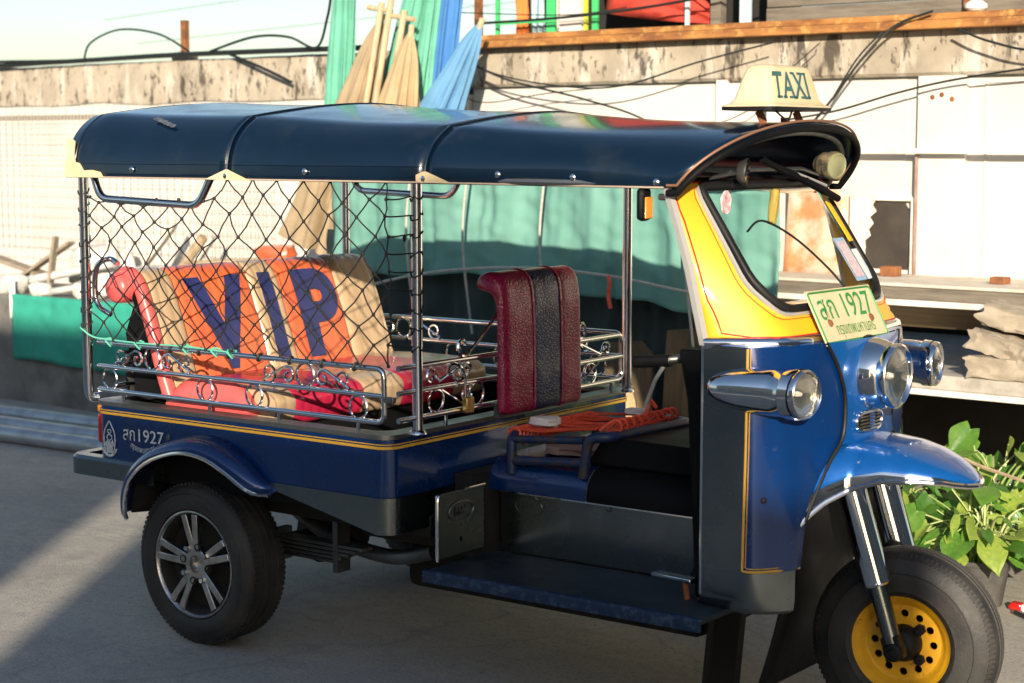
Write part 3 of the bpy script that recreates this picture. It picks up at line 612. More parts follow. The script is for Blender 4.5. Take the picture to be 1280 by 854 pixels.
rb = M().grid([[(x, y, zl2(x, y)) for x, y in per], [(x, y, .66 if zl2(x, y) < .66 else lerp(zl2(x, y), TOPZ, .3)) for x, y in per], [(x, y, TOPZ) for x, y in per]], True).build('rear_tub', BLUE, tk, smooth=50)
pin = perim(.035)
M().grid([[(x, y, .5) for x, y in pin], [(x, y, TOPZ) for x, y in pin]], True).build('tub_lining', BLACKV, tk)
M().box(.04, 1.23, .04, 1.26, .50, .52).build('tub_floor', DARK, tk)
tl = M(); o1, o2 = perim(-.006), perim(.05)
tl.grid([[(x, y, TOPZ) for x, y in o1], [(x, y, TOPZ+.014) for x, y in o1], [(x, y, TOPZ+.016) for x, y in o2], [(x, y, TOPZ-.004) for x, y in o2]], True); tl.build('top_rail', STEELD, tk, smooth=30)
for z0, z1, nm in ((.708, .7165, GOLD), (.7205, .7235, GOLD)):
    pp = perim(-.003); M().grid([[(x, y, z0) for x, y in pp], [(x, y, z1) for x, y in pp]], True).build('pinstripe', nm, rb)
# lettering and crest on the near flank
FL = lambda x, z: (lambda a, b: (x+a, -.0035, z+b))
text_mesh('สก', FL(.167, .632), rb, 'lettering', WHITEP, .042, .056, bold=.006)
text_mesh('1927', FL(.272, .632), rb, 'lettering', WHITEP, .040, .118, bold=.008)
def arcf(a, b):
    R_ = .12; th = a/R_; return (.232+(R_-b)*math.sin(th), -.0035, .718-(R_-b)*math.cos(th)-.002)
text_mesh('กรุงเทพมหานคร', arcf, rb, 'lettering', WHITEP, .018, .125, bold=.01)
cr = M(); F2 = lambda a, z: V((.072+a, -.0035, .618+z))
ol = [(0, .068), (.012, .052), (.024, .032), (.027, .005), (.024, -.02), (.014, -.038), (0, -.044), (-.014, -.038), (-.024, -.02), (-.027, .005), (-.024, .032), (-.012, .052)]
cr.tube([F2(*p) for p in [tuple(q)[:2] for q in crv([(a, b, 0) for a, b in ol], 4, True)]], .0022, 5, True)
cr.tube([F2(.034*math.sin(a), -.012-.036*math.cos(a)) for a in [i*.13-1.3 for i in range(21)]], .0032, 5)
for a, b, r in ((0, .034, .008), (0, .014, .012), (-.012, -.008, .009), (.012, -.008, .009), (0, -.022, .014)):
    cr.tube([F2(a+r*math.cos(t), b+.8*r*math.sin(t)) for t in [i*PI/6 for i in range(12)]], .0018, 5, True)
for i in range(9): cr.tube([F2(-.012+.003*i, -.038), F2(-.016+.004*i, .0+.004*(i % 3))], .0012, 4)
cr.build('crest', WHITEP, rb)
chip = M().prism([(0, 0), (.012, .004), (.018, .016), (.008, .022), (-.004, .012)], lambda a, b: (.345+a, -.0022, .648+b), (0, .001, 0)); chip.build('paint_chip', STEELD, rb)
# stainless skirt, bumper, arch
for yy, s in ((-.004, 1), (1.304, -1)):
    sk_ = M(); N = 14; rows = []
    for i in range(N+1):
        x = lerp(.80, 1.225, i/N); rows.append([(x, yy, .564), (x, yy, lerp(.545, .455, i/N))])
    for a in range(1, 7):
        th = PI/2*a/6; rows.append([(1.225+.052*math.sin(th), yy+s*.052*(1-math.cos(th)), .564), (1.225+.052*math.sin(th), yy+s*.052*(1-math.cos(th)), .455)])
    rows.append([(1.277, yy+s*.35, .564), (1.277, yy+s*.35, .455)])
    sk_.grid(rows).build('side_skirt', STEEL, tk, smooth=50)
bp = M(); prof = [(-.022, .498), (-.022, .552), (-.012, .562), (.03, .562), (.03, .498)]
path = rpath([(.30, 0, 0), (-.11, 0, 0), (-.11, 1.3, 0), (.30, 1.3, 0)], .05, 6); rows = []
for i, p in enumerate(path):
    a = path[max(0, i-1)]; b = path[min(len(path)-1, i+1)]; d = (b-a).normalized(); nrm = V((d.y, -d.x, 0))
    # outward is to the right of the path direction reversed
    out = -nrm
    rows.append([p-out*q[0]+V((0, 0, q[1])) for q in prof])
bp.loft(rows).build('rear_bumper', STEEL, tk, smooth=40)
for yy, s in ((0, -1), (1.3, 1)):
    f = M(); A = crv([(x, 0, z) for x, z in ARCH], 3); rows = []
    for i, p in enumerate(A):
        t_ = i/(len(A)-1); w = .085*math.sin(PI*min(1, .12+t_*.95))**.5+.01
        dn = (V((.466, 0, .30))-V((p.x, 0, p.z))).normalized()
        rows.append([V((p.x, yy+s*.002, p.z)), V((p.x, yy+s*w*.5, p.z))+dn*.004, V((p.x, yy+s*w*.85, p.z))+dn*.014, V((p.x, yy+s*w, p.z))+dn*.035, V((p.x, yy+s*(w-.004), p.z))+dn*.045])
    fe = f.grid(rows).build('rear_fender', BLUE, tk, solid=.006, smooth=60)
    M().tube([r[4] for r in rows], .007, 8).build('fender_trim', CHROME, fe)
    ln = M(); rows = []
    for p in crv([(x, 0, z) for x, z in ARCH], 2): rows.append([(p.x, yy-s*.0, p.z-.008), (p.x, yy-s*.22, p.z-.03)])
    ln.grid(rows).build('arch_liner', DARK, tk, solid=.004)
M().box(.045, .06, -.02, .02, .56, .70)
tl_ = M().box(-.028, -.001, .03, .13, .60, .70).build('tail_lamp', REDPL, tk, bev=.01); M().box(-.030, -.004, .033, .127, .703, .728).build('amber_section', AMBER, tl_, bev=.006)
tl_ = M().box(-.028, -.001, 1.17, 1.27, .60, .70).build('tail_lamp', REDPL, tk, bev=.01); M().box(-.030, -.004, 1.173, 1.267, .703, .728).build('amber_section', AMBER, tl_, bev=.006)
# --- wheels
def rear_wheel(yo, s):
    c = V((.466, yo, .2624)); ax = V((0, s, 0))
    # outer face at h = 0
    tp_ = [(-.012, .172), (.004, .178), (.010, .195), (.012, .215), (.0075, .226), (.010, .2275), (.0068, .230), (.005, .238), (-.010, .252), (-.024, .2585), (-.05, .2605), (-.052, .253), (-.058, .253), (-.060, .2615), (-.079, .2622), (-.081, .254), (-.087, .254), (-.089, .2622), (-.108, .2612), (-.110, .253), (-.116, .253), (-.118, .260), (-.142, .258), (-.156, .250), (-.166, .236), (-.170, .21), (-.162, .178), (-.15, .172)]
    ty = M().lathe(tp_, c, ax, 72).build('rear_wheel', RUB, tk, smooth=50)
    sp = M()
    for i in range(90):
        a = 2*PI*i/90; d = V((math.cos(a), 0, math.sin(a))); t2 = V((-math.sin(a), 0, math.cos(a)))
        sp.obox(c+d*.2535-ax*.027, d*.0068, t2*.0052, ax*.013); sp.obox(c+d*.2535-ax*.138, d*.0062, t2*.0052, ax*.012)
    tag(sp.build('tread_blocks', RUB, ty, smooth=0), kind='stuff')
    rim = M().lathe([(-.15, .15), (-.06, .145), (-.025, .150), (-.010, .158), (-.004, .164)], c, ax, 48).build('rim_barrel', DARK, ty)
    M().lathe([(-.012, .160), (-.002, .163), (.003, .168), (.002, .173), (-.008, .175), (-.014, .172)], c, ax, 64).build('rim_lip', ALU, ty)
    M().lathe([(-.07, .002), (-.07, .13), (-.05, .148)], c, ax, 40).build('brake_drum', DARK, ty)
    sp = M()
    e1 = V((1, 0, 0)); e2 = V((0, 0, 1))
    for i in range(5):
        a = 2*PI*i/5+.42
        for da, rot in ((-.15, .05), (.15, -.05)):
            d = e1*math.cos(a+da*1.1)+e2*math.sin(a+da*1.1); q = e1*math.cos(a+da*1.0)+e2*math.sin(a+da*1.0)
            p0 = c+d*.036-ax*.018; p1 = c+q*.162-ax*.006; mid = (p0+p1)/2
            L = (p1-p0)/2; sd = L.cross(ax).normalized()
            sp.obox(mid, L, sd*.0118, ax*.009)
    sp.build('spokes', ALU, ty, bev=.003)
    M().lathe([(-.03, .05), (-.012, .050), (-.008, .046), (-.008, .028), (-.014, .026), (-.03, .024), (-.03, .002)], c, ax, 32).build('hub', ALU, ty)
    for i in range(4):
        a = PI/2*i+.6; d = e1*math.cos(a)+e2*math.sin(a)
        M().lathe([(-.018, .011), (-.001, .011), (.003, .008), (.003, .001)], c+d*.058, ax, 6).build('lug_nut', CHROME, ty)
    for i in range(4):
        a = PI/2*i+.6+PI/4; d = e1*math.cos(a)+e2*math.sin(a)
        M().lathe([(-.018, .013), (-.006, .013), (-.006, .009), (-.014, .008), (-.014, .001)], c+d*.056, ax, 12).build('bolt_hole', DARK, ty)
rear_wheel(-.012, -1); rear_wheel(1.312, 1)
M().tube([(.466, .15, .26), (.466, 1.15, .26)], .03, 12).lathe([(-.1, .04), (-.08, .1), (.08, .1), (.1, .04)], (.466, .65, .26), (0, 1, 0), 16).build('rear_axle', DARK, tk)
for yy in (.24, 1.06):
    m = M()
    for i in range(5): m.obox((.62+.03*i, yy, .335-.013*i+.0), (.36-.06*i, 0, 0), (0, .025, 0), (0, 0, .0045))
    m.box(.60, .625, yy-.035, yy+.035, .255, .36); m.box(.86, .88, yy-.03, yy+.03, .25, .44)
    m.build('leaf_spring', STEELD, tk)
M().box(.08, 1.28, .18, .25, .42, .49).box(.08, 2.2, 1.05, 1.12, .36, .43).box(1.2, 2.2, .44, .50, .30, .36).box(.9, 1.25, .3, 1.0, .36, .49).build('chassis', DARK, tk, bev=.005)
M().box(.95, 2.05, .46, .98, .17, .35).build('engine', DARK, tk, bev=.03); M().box(.1, 1.28, .26, 1.04, .40, .47).build('skylight_block_pan', DARK, tk, bev=.01)  # engine box and pan added to block skylight beneath the taxi
M().tube(crv([(1.15, .35, .33), (1.0, .32, .30), (.75, .33, .33), (.55, .36, .40)], 6), .025, 10).build('exhaust', STEELD, tk)

# --- front wheel with its fork (steered a little to the far side)
ST = Matrix.Translation((2.60, CY, .25)) @ Matrix.Rotation(R(9), 4, 'Z') @ Matrix.Translation((-2.60, -CY, -.25))
def stv(m): m.v = [tuple(ST @ V(v)) for v in m.v]; return m
WZ = .224; c = V((2.60, .585, WZ)); ax = V((0, -1, 0))
tp_ = [(-.010, .132), (.004, .138), (.0105, .150), (.0128, .152), (.012, .158), (.014, .185), (.0120, .196), (.0142, .1975), (.0105, .200), (.008, .212), (-.004, .230), (-.006, .2335), (-.016, .2445), (-.030, .2500), (-.040, .2515), (-.042, .245), (-.047, .245), (-.049, .2525), (-.060, .2530), (-.062, .246), (-.067, .246), (-.069, .2530), (-.081, .2525), (-.083, .245), (-.088, .245), (-.090, .2515), (-.1, .250), (-.114, .2445), (-.126, .230), (-.136, .20), (-.138, .165), (-.128, .138), (-.118, .132)]
tp_ = [(h, r if r < .15 else .146+(r-.146)*1.09) for h, r in tp_]
fw = stv(M().lathe(tp_, c, ax, 80)).build('front_wheel', RUB, tk, smooth=50)
sp = M(); e1 = V((1, 0, 0)); e2 = V((0, 0, 1))
for i in range(110):
    a = 2*PI*i/110; d = e1*math.cos(a)+e2*math.sin(a); t2 = e1*-math.sin(a)+e2*math.cos(a)
    dd = (d*.6+ax*.8).normalized()
    for sgn, hh in ((1, -.011), (-1, -.119)):
        q = (d*.62+ax*.78*sgn).normalized(); p = (d*.78-ax*.62*sgn)
        sp.obox(c+d*.246+ax*hh, p*.009, t2*.0035, q*.0035)
tag(stv(sp).build('tread_blocks', RUB, fw, smooth=0), kind='stuff')
ring = M().lathe([(-.012, .130), (.0, .134), (.004, .140), (.001, .145), (-.010, .146)], c, ax, 64); ring.lathe([(-.002, .133), (-.010, .126), (-.016, .118), (-.030, .112), (-.034, .104)], c, ax, 64)
stv(ring).build('rim', YELR, fw, smooth=50)
disc = M(); NH = 12; rh = .011; rc = .082; hh = -.034
for i in range(NH):
    a0 = 2*PI*i/NH; da = PI/NH; ps = []; qs = []; K = 16
    for k in range(K):
        th = 2*PI*k/K; ct, st = math.cos(th), math.sin(th)
        # outer boundary of the sector cell, in (radius, angle)
        s = 1/max(abs(ct), abs(st)); rr_ = lerp(.060, .105, (ct*s+1)/2) if True else 0
        ra = (.105 if ct*s > 0 else rc*2-.060); rad = rc+(ct*s)*(.023 if ct > 0 else .022); ang = a0+st*s*da
        qs.append(c+(e1*math.cos(ang)+e2*math.sin(ang))*rad+ax*hh)
        dr = e1*math.cos(a0)+e2*math.sin(a0); dt = e1*-math.sin(a0)+e2*math.cos(a0)
        ps.append(c+dr*(rc+rh*ct)+dt*(rh*st)+ax*hh)
    disc.grid([qs, ps, [p-ax*.008 for p in ps]], True)
disc.lathe([(hh, .0605), (hh, .001)], c, ax, 48)
stv(disc).build('wheel_disc', YELR, fw, smooth=30)
stv(M().lathe([(-.12, .002), (-.12, .125), (-.06, .125)], c, ax, 40)).build('brake_drum', DARK, fw)
stv(M().lathe([(hh, .052), (hh+.02, .050), (hh+.036, .042), (hh+.044, .03), (hh+.046, .001)], c, ax, 28)).build('hub', RUBB, fw, smooth=50)
for a in (.75, -.75, 2.4):
    d = e1*math.cos(a)+e2*math.sin(a)
    m = M().lathe([(hh, .016), (hh+.012, .0165), (hh+.016, .012), (hh+.026, .012), (hh+.026, .001)], c+d*.062, ax, 6); stv(m).build('lug_nut', RUBB, fw)
for s, yy in ((-1, .525), (1, .775)):
    a = V((2.468, yy, .665)); b = V((2.545, yy, .41)); e = V((2.60, yy, WZ))
    rs = .041 if s < 0 else .052
    m = stv(M().tube([a+V((-.02, 0, .07)), a, b], rs, 20).lathe([(0, rs), (.004, rs+.0005), (.01, rs-.004)], b, (b-a), 20)).build('fork_shroud', CHROME, tk, smooth=40)
    stv(M().tube([b-(e-b)*.1, e+(b-e)*.05], .025, 16)).build('fork_tube', STEEL, tk)
    m = M().lathe([(-.03, .001), (-.03, .026), (.02, .028), (.03, .022), (.03, .012), (.042, .011), (.042, .001)], e, (0, s, 0), 14); m.bar(e+(b-e)*.22, e-(b-e)*.12, .05, .045, (0, 1, 0))
    stv(m).build('axle_clamp', RUBB, tk, bev=.003)
M().lathe([(0, .03), (.13, .03), (.14, .02)], (2.52, .76, .5), (-.25, 0, 1), 16)
stv(M().box(2.42, 2.52, .49, .81, .70, .73)).build('fork_crown', STEELD, tk, bev=.01)
fl = M(); rows = []
for i in range(12):
    t_ = i/11; z = lerp(.66, .06, t_); x = 2.33-.10*t_+.03*math.sin(t_*PI); rows.append([(x+.02*math.cos(2*PI*k/1), lerp(.44, .86, k/6), z) for k in range(7)])
fl.grid(rows).build('inner_mudflap', RUBB, tk, solid=.008)
fl = M(); rows = []
for i in range(10):
    t_ = i/9; z = lerp(.36, .04, t_); rows.append([(2.16-.03*t_, lerp(.34, .55, k/5), z) for k in range(6)])
fl.grid(rows).build('mudflap', RUBB, tk, solid=.008)

# --- front mudguard
def mg(s, v):
    """s along the guard, v across (-1 near edge .. 1 far edge)"""
    x = lerp(2.415, 2.795, s)
    zc = pw(x, [(2.415, .80), (2.45, .792), (2.53, .79), (2.60, .782), (2.66, .766), (2.72, .742), (2.76, .718), (2.795, .690)])
    w = pw(x, [(2.415, .325), (2.44, .285), (2.465, .25), (2.51, .20), (2.59, .178), (2.66, .158), (2.72, .12), (2.76, .085), (2.783, .05), (2.795, .012)])
    ze = pw(x, [(2.415, .565), (2.44, .605), (2.465, .634), (2.51, .665), (2.59, .694), (2.68, .699), (2.74, .694), (2.795, .680)])
    k = (1-abs(v)**2.6)**(1/1.8)
    return V((x, CY+w*math.copysign(abs(v)**.85, v), ze+(zc-ze)*k))
rows = [[mg(sst(0, 1, i/40)*.3+i/40*.7, -1+2*j/30) for j in range(31)] for i in range(41)]
mgo = M().grid(rows).build('front_mudguard', BLUELIT, tk, solid=.006, smooth=70)
edge = [r[0]+V((0, -.002, 0)) for r in rows]+[r[-1]+V((0, .002, 0)) for r in rows[::-1]]
M().tube(edge, .008, 8).build('mudguard_trim', CHROME, mgo)
for sg in (-1, 1):
    band = []
    for r, i in zip(rows, range(41)):
        q = sst(0, 1, i/40)*.3+i/40*.7; band.append([mg(q, sg*v)+V((0, sg*.004, .003)) for v in (1., .997, .99, .978, .964)])
    M().grid(band).build('mudguard_band', CHROME, mgo, smooth=70)
# --- cowl
SIDE = crv([(2.330, .2035, 0), (2.345, .209, 0), (2.362, .223, 0), (2.381, .246, 0), (2.403, .28, 0), (2.422, .32, 0), (2.438, .365, 0), (2.450, .42, 0), (2.460, .48, 0), (2.466, .54, 0)], 3)
SIDE = [(p.x, p.y) for p in SIDE]
def plan(y):
    y = min(y, 2*CY-y); return pw(y, [(b, a) for a, b in SIDE]+[(.65, 2.472)])
ZT = 1.062
zs = [.460, .51, .58, .66, .74, .80, .86, .94, 1.0, 1.04, ZT]
def bul(z): return -.010*sst(.97, 1.08, z)**2
for s in (1, -1):
    yl = lambda z: pw(z, [(.46, .335), (.60, .352), (.66, .40), (.76, .54)])
    rows = [[(plan(min(y, yl(z))) + bul(z)+.008*math.exp(-((min(y, yl(z))-.30)/.03)**2)*sst(.80, .62, z), min(y, yl(z)) if s > 0 else 2*CY-min(y, yl(z)), z) for x, y in SIDE] for z in zs]
    fk = M().grid(rows).build('cowl_flank', BLUE, tk, smooth=60)
    for o_, r_ in ((0, .0033), (.008, .0013)):
        pts = [(2.334+o_, .2025+o_*.3, 1.058), (2.332+o_, .2025+o_*.3, .8), (2.326+o_, .2025+o_*.3, .464+o_)]+[(x+.001, y-.0015, .463+o_) for x, y in SIDE[4:17]]
        M().tube([p if s > 0 else mir(p) for p in rpath(pts, .006, 3)], r_, 5).build('pinstripe', GOLD, fk)
    rows = [[(2.20, .26, z), (2.199, .206, z), (2.203, .2005, z), (2.265, .1995, z), (2.331, .2040, z)] for z in (.38, .6, .8, .95, ZT)]
    M().grid([[p if s > 0 else mir(p) for p in r] for r in rows]).build('cowl_post', STEEL, tk, smooth=30)
    sd2 = [(2.199, .26), (2.198, .206), (2.203, .2), (2.265, .199)]+[q for q in SIDE if q[1] < .325]
    rows = [[(x-k_*.02, y+k_*.014, z+dz*(x-2.20)) if s > 0 else mir((x-k_*.02, y+k_*.014, z+dz*(x-2.20))) for x, y in sd2] for z, k_, dz in ((.362, 1, -.12), (.374, .25, -.12), (.40, 0, -.1), (.4585, 0, 0))]
    M().grid(rows).build('cowl_skirt', STEEL, tk, smooth=30)
    M().tube([p if s > 0 else mir(p) for p in [(2.199, .204, .385), (2.199, .204, ZT)]], .005, 8).build('post_edge', CHROME, tk)
M().lathe([(0, .001), (0, .009), (.004, .007), (.005, .001)], (2.372, .233, .655), (.7, -.7, 0), 10).build('paint_plug', RUBB, tk)
# nose panel between the piping
NL = [(ZT, .425), (1.03, .445), (.98, .475), (.92, .50), (.86, .505), (.81, .498), (.78, .48)]
rows = []
for z, y0 in NL:
    rows.append([(plan(lerp(y0, 2*CY-y0, i/24))+.010+bul(z)+.006*math.cos(PI*(i/24-.5)), lerp(y0, 2*CY-y0, i/24), z) for i in range(25)])
ns = M().grid(rows).build('nose_panel', BLUELIT, tk, smooth=60)
for s in (1, -1):
    pts = [V((plan(y)+.007+bul(z), y, z)) for z, y in NL]+[V((plan(y)+.004, y, z)) for y, z in ((.445, .742), (.405, .69), (.37, .635), (.345, .585))]
    M().tube([p if s > 0 else mir(p) for p in crv(pts, 4)], .0055, 8).build('nose_piping', RUBB, tk)
gr = M()
gx = lambda y: plan(y)+.018
gp = lambda a, b: (gx(CY-.03+a), CY-.03+a, .832+b)
loop = [(.055*math.cos(t), .022*math.sin(t)) for t in [2*PI*i/28 for i in range(28)]]
loop = [(math.copysign(abs(a/.055)**.55*.075, a), math.copysign(abs(b/.022)**.8*.026, b)) for a, b in loop]
gr.tube([gp(a, b) for a, b in loop], .0055, 6, True)
for b in (-.014, -.005, .005, .014): gr.tube([gp(a, b) for a in (-.06, -.02, .02, .06)], .0033, 5)
gr.build('nose_vent', CHROME, tk)
M().prism(loop, lambda a, b: (gx(CY-.03+a)-.004, CY-.03+a, .832+b), (.002, 0, 0)).build('vent_backing', BLACKV, tk)
# lamps
REFL = mat('lamp_reflector', (.85, .83, .76), .18, 1., bump=.9, bscale=38)
BULB = mat('bulb_glass', (.9, .9, .85), .05, coat=1.)
def lamp(c, ax, r, name, b):
    c = V(c); b = b.build(name, CHROME, tk, smooth=50)
    M().lathe([(-.020, r*.985), (-.004, r*1.03), (.006, r*1.02), (.010, r*.96), (.004, r*.90), (-.006, r*.88)], c, ax, 48).build('bezel', CHROME, b, smooth=60)
    M().lathe([(-.006, r*.89), (-.018, r*.72), (-.028, r*.45), (-.034, r*.15), (-.034, r*.02)], c, ax, 32).build('reflector', REFL, b, smooth=60)
    M().lathe([(-.034, r*.12), (-.018, r*.11), (-.010, r*.07), (-.008, .001)], c, ax, 16).build('bulb', BULB, b)
    M().lathe([(-.001, r*.90), (.005, r*.75), (.010, r*.5), (.013, r*.2), (.0135, .0005), (.0105, .0005), (.010, r*.2), (.007, r*.5), (.002, r*.75), (-.004, r*.90)], c, ax, 32).build('lens', LENS, b, smooth=60)
    return b
hx = (1, -.02, -.01)
lamp((2.55, CY, .957), hx, .088, 'headlamp', M().lathe([(-.09, .104), (-.075, .104), (-.05, .100), (-.022, .091), (-.018, .087)], (2.55, CY, .957), hx, 40))
M().lathe([(-.098, .102), (-.09, .109), (-.078, .107)], (2.55, CY, .957), hx, 40).build('lamp_gasket', RUBB, tk)
for s in (1, -1):
    yy = .235 if s > 0 else 2*CY-.235; c_ = (2.484, yy, .946); hx = (1, -.15*s, -.012); rows = []
    for t_, r_ in ((0, .0675), (.10, .0685), (.12, .064), (.25, .0635), (.42, .0615), (.58, .058), (.72, .052), (.84, .043), (.92, .033), (.975, .019), (1.0, .003)):
        cx, cy, cz = lerp(2.474, 2.222, t_), lerp(.236, .188, t_), lerp(.946, .953, t_); tl = .15*(1-t_)
        rows.append([V((cx-tl*r_*math.cos(q), cy-r_*math.cos(q), cz+r_*math.sin(q))) if s < 2 else None for q in [2*PI*k/32 for k in range(32)]])
    rows = [[V((p.x+2*(lerp(2.474, 2.222, 0)*0), p.y, p.z)) if s > 0 else V(mir(p)) for p in r] for r in rows]
    lamp(c_, hx, .064, 'side_lamp', M().grid(rows, True))
# --- windscreen frame
def wsx(y, z):
    d = abs(y-CY); xi = 2.31-.685*(z-1.2); do = wsd(z); xo = pw(z, [(1.055, 2.207), (1.268, 2.155), (1.4, 2.113), (1.5, 2.08)])
    if d <= .34: return xi+.028*(1-(d/.34)**2)
    t_ = (d-.34)/(do-.34); return lerp(xi, xo, t_**1.35)
def wsd(z): return pw(z, [(1.055, .45), (1.27, .45), (1.4, .452), (1.50, .455)])
def wsp(y, z, o=0.):
    e = 1e-3; du = V((wsx(y+e, z)-wsx(y-e, z), 2*e, 0)); dv = V((wsx(y, z+e)-wsx(y, z-e), 0, 2*e)); n_ = du.cross(dv).normalized()
    return V((wsx(y, z), y, z))+n_*o
def rrect(y0, y1, z0, z1, rb_, rt, n=7):
    P = []
    for cy_, cz, a0, r in ((y1-rb_, z0+rb_, -PI/2, rb_), (y1-rt, z1-rt, 0, rt), (y0+rt, z1-rt, PI/2, rt), (y0+rb_, z0+rb_, PI, rb_)):
        P += [(cy_+r*math.cos(a0+PI/2*k/n), cz+r*math.sin(a0+PI/2*k/n)) for k in range(n+1)]
    return P
def dense(P):
    out = []
    for i in range(len(P)):
        a, b = P[i], P[(i+1) % len(P)]; L = math.hypot(b[0]-a[0], b[1]-a[1]); n = max(1, int(L/.02))
        out += [(lerp(a[0], b[0], k/n), lerp(a[1], b[1], k/n)) for k in range(n)]
    return out
ZB = 1.072
inner = dense(rrect(CY-.35, CY+.35, 1.148, 1.475, .10, .02))
def outer_of(p):
    y, z = p; dy, dz = y-CY, z-1.30; best = 0
    for k in range(1, 400):
        s = 1+k*.01; yy, zz = CY+dy*s, 1.30+dz*s
        if abs(yy-CY) > wsd(zz)-.001 or zz < ZB or zz > 1.49: break
        best = s
    s = best or 1.; return (CY+dy*s, 1.30+dz*s)
outer = [outer_of(p) for p in inner]
fr_ = lambda t_, o: [wsp(lerp(a[0], b[0], t_), lerp(a[1], b[1], t_), o) for a, b in zip(outer, inner)]
wf = M().grid([fr_(i/10, 0) for i in range(11)], True).build('windscreen_frame', YEL, tk, solid=.010, smooth=60)
M().tube(fr_(1, .004), .013, 10, True).build('windscreen_rubber', RUBB, wf)
M().tube(fr_(.84, .002), .007, 6, True).build('frame_bead', mat('silver_bead', (.62, .61, .58), .35, .6), wf)
M().tube(fr_(.70, .001), .0014, 5, True).build('pinstripe', REDL, wf)
M().tube(fr_(.13, .001), .0022, 5, True).build('pinstripe', REDL, wf)
for s in (1, -1):
    rows = []
    for i in range(14):
        z = lerp(ZB-.012, 1.478, i/13); y = CY-s*wsd(z); x = wsx(y, z); rows.append([V((x-.016, y+s*.012, z)), V((x-.012, y-s*.008, z)), V((x+.004, y-s*.009, z)), V((x+.012, y+s*.004, z))])
    M().grid(rows).build('frame_edge', MATS['silver_bead'], wf, smooth=60)
rows = []
for i in range(45):
    y = lerp(CY-.4525, CY+.4525, i/44); p = V((min(wsx(y, ZB)+.002, plan(max(.2035, min(1.0965, y)))+.004), y, ZB-.010)); sd = -.008 if y < .26 else .008 if y > 1.04 else 0
    rows.append([p+V((-.006, 0, .020)), p+V((.007, sd, .014)), p+V((.012, sd, .0)), p+V((.002, sd*.5, -.012))])
M().grid(rows).build('frame_base_band', CHROME, tk, smooth=60)
rows = []
for i in range(23):
    y = lerp(CY-.446, CY+.446, i/22); rows.append([V((wsx(y, ZB)-.01, y, ZB-.012)), V((max(plan(max(.204, min(1.096, y)))+bul(ZT), wsx(y, ZB)), y, ZT-.001))])
M().grid(rows).build('cowl_top', BLUELIT, tk)
rows = [[wsp(lerp(CY-.352, CY+.352, i/20), lerp(1.143, 1.48, j/12), -.004) for i in range(21)] for j in range(13)]
M().grid(rows).build('windscreen', GLASS, tk, solid=.004)
# wiper, stickers, hanging tag
M().tube(crv([wsp(.70, 1.160, .02), wsp(.66, 1.23, .022), wsp(.57, 1.32, .022), wsp(.46, 1.37, .022), wsp(.37, 1.345, .02)], 6), .0032, 6).build('wiper', RUBB, tk)
def flat_on_ws(y0, y1, z0, z1, o=.006): return [[wsp(lerp(y0, y1, i/4), lerp(z0, z1, j/4), o) for i in range(5)] for j in range(5)]
stk = M().grid(flat_on_ws(.835, .925, 1.195, 1.315)).build('windscreen_sticker', mat('blue_sticker', (.25, .42, .62), .4), tk)
M().grid(flat_on_ws(.845, .915, 1.205, 1.305, .0075)).build('sticker_print', mat('pink_sticker_print', (.80, .55, .55), .4, c2=(.35, .35, .42), scale=90), stk)
M().grid(flat_on_ws(.93, .985, 1.195, 1.28)).build('windscreen_sticker', mat('pale_blue_sticker', (.55, .72, .78), .4, c2=(.75, .78, .78), scale=40), tk)
M().prism([(.024*math.cos(t)*(1+.12*math.sin(5*t)), .032*math.sin(t)) for t in [2*PI*i/18 for i in range(18)]], lambda a, b: (2.185, .335+a, 1.435+b), (.004, .002, 0)).build('paper_garland', mat('garland_print', (.8, .72, .72), .6, c2=(.55, .15, .2), scale=40), tk)
M().lathe([(0, .001), (0, .012), (.05, .016), (.10, .014), (.11, .001)], (2.13, .70, 1.36), (.1, 0, 1), 12).build('amulet_holder', mat('amulet_yellow', (.75, .55, .12), .4), tk)
# number plate
Pn = V((.14, 0, .064)).normalized() if False else V((.447, -.02, .894*.5)).normalized()
pc = V((2.424, .602, 1.124)); e_y = V((.05, 1, 0)).normalized(); e_z = V((-.46, .02, .89)).normalized(); nn = e_y.cross(e_z).normalized()
PM = mat('number_plate_paint', (.60, .52, .33), .45, c2=(.52, .44, .27), scale=10)
layer(PM, (.35, .27, .15), 14, .62, .72, w=.6)
PLG = mat('plate_green', (.02, .22, .05), .45)
pp_ = lambda a, b, o=.0: pc+e_y*a+e_z*b+nn*o
plt = M().obox(pc, e_y*.178, e_z*.080, nn*.002).build('number_plate', PM, tk, bev=.0015)
rim_ = [(a*.171, b*.073) for a, b in [(-1, -1), (1, -1), (1, 1), (-1, 1)]]
M().tube(rpath([pp_(a, b, .0025) for a, b in rim_+[rim_[0]]], .01, 3), .003, 5).build('plate_border', PLG, plt)
text_mesh('สก 1927', lambda a, b: pp_(a, b-.006, .0035), plt, 'lettering', PLG, .068, .29, bold=.006)
text_mesh('กรุงเทพมหานคร', lambda a, b: pp_(a+.01, b-.055, .0035), plt, 'lettering', PLG, .034, .21, bold=.004)
for a, b in ((-.115, -.018), (.115, -.018)): M().lathe([(0, .012), (.004, .010), (.006, .001)], pp_(a, b, .002), nn, 8).build('plate_bolt', RUST, plt)
M().obox(pp_(0, -.03, -.03), e_y*.10, e_z*.02, nn*.026).build('plate_bracket', STEELD, tk)

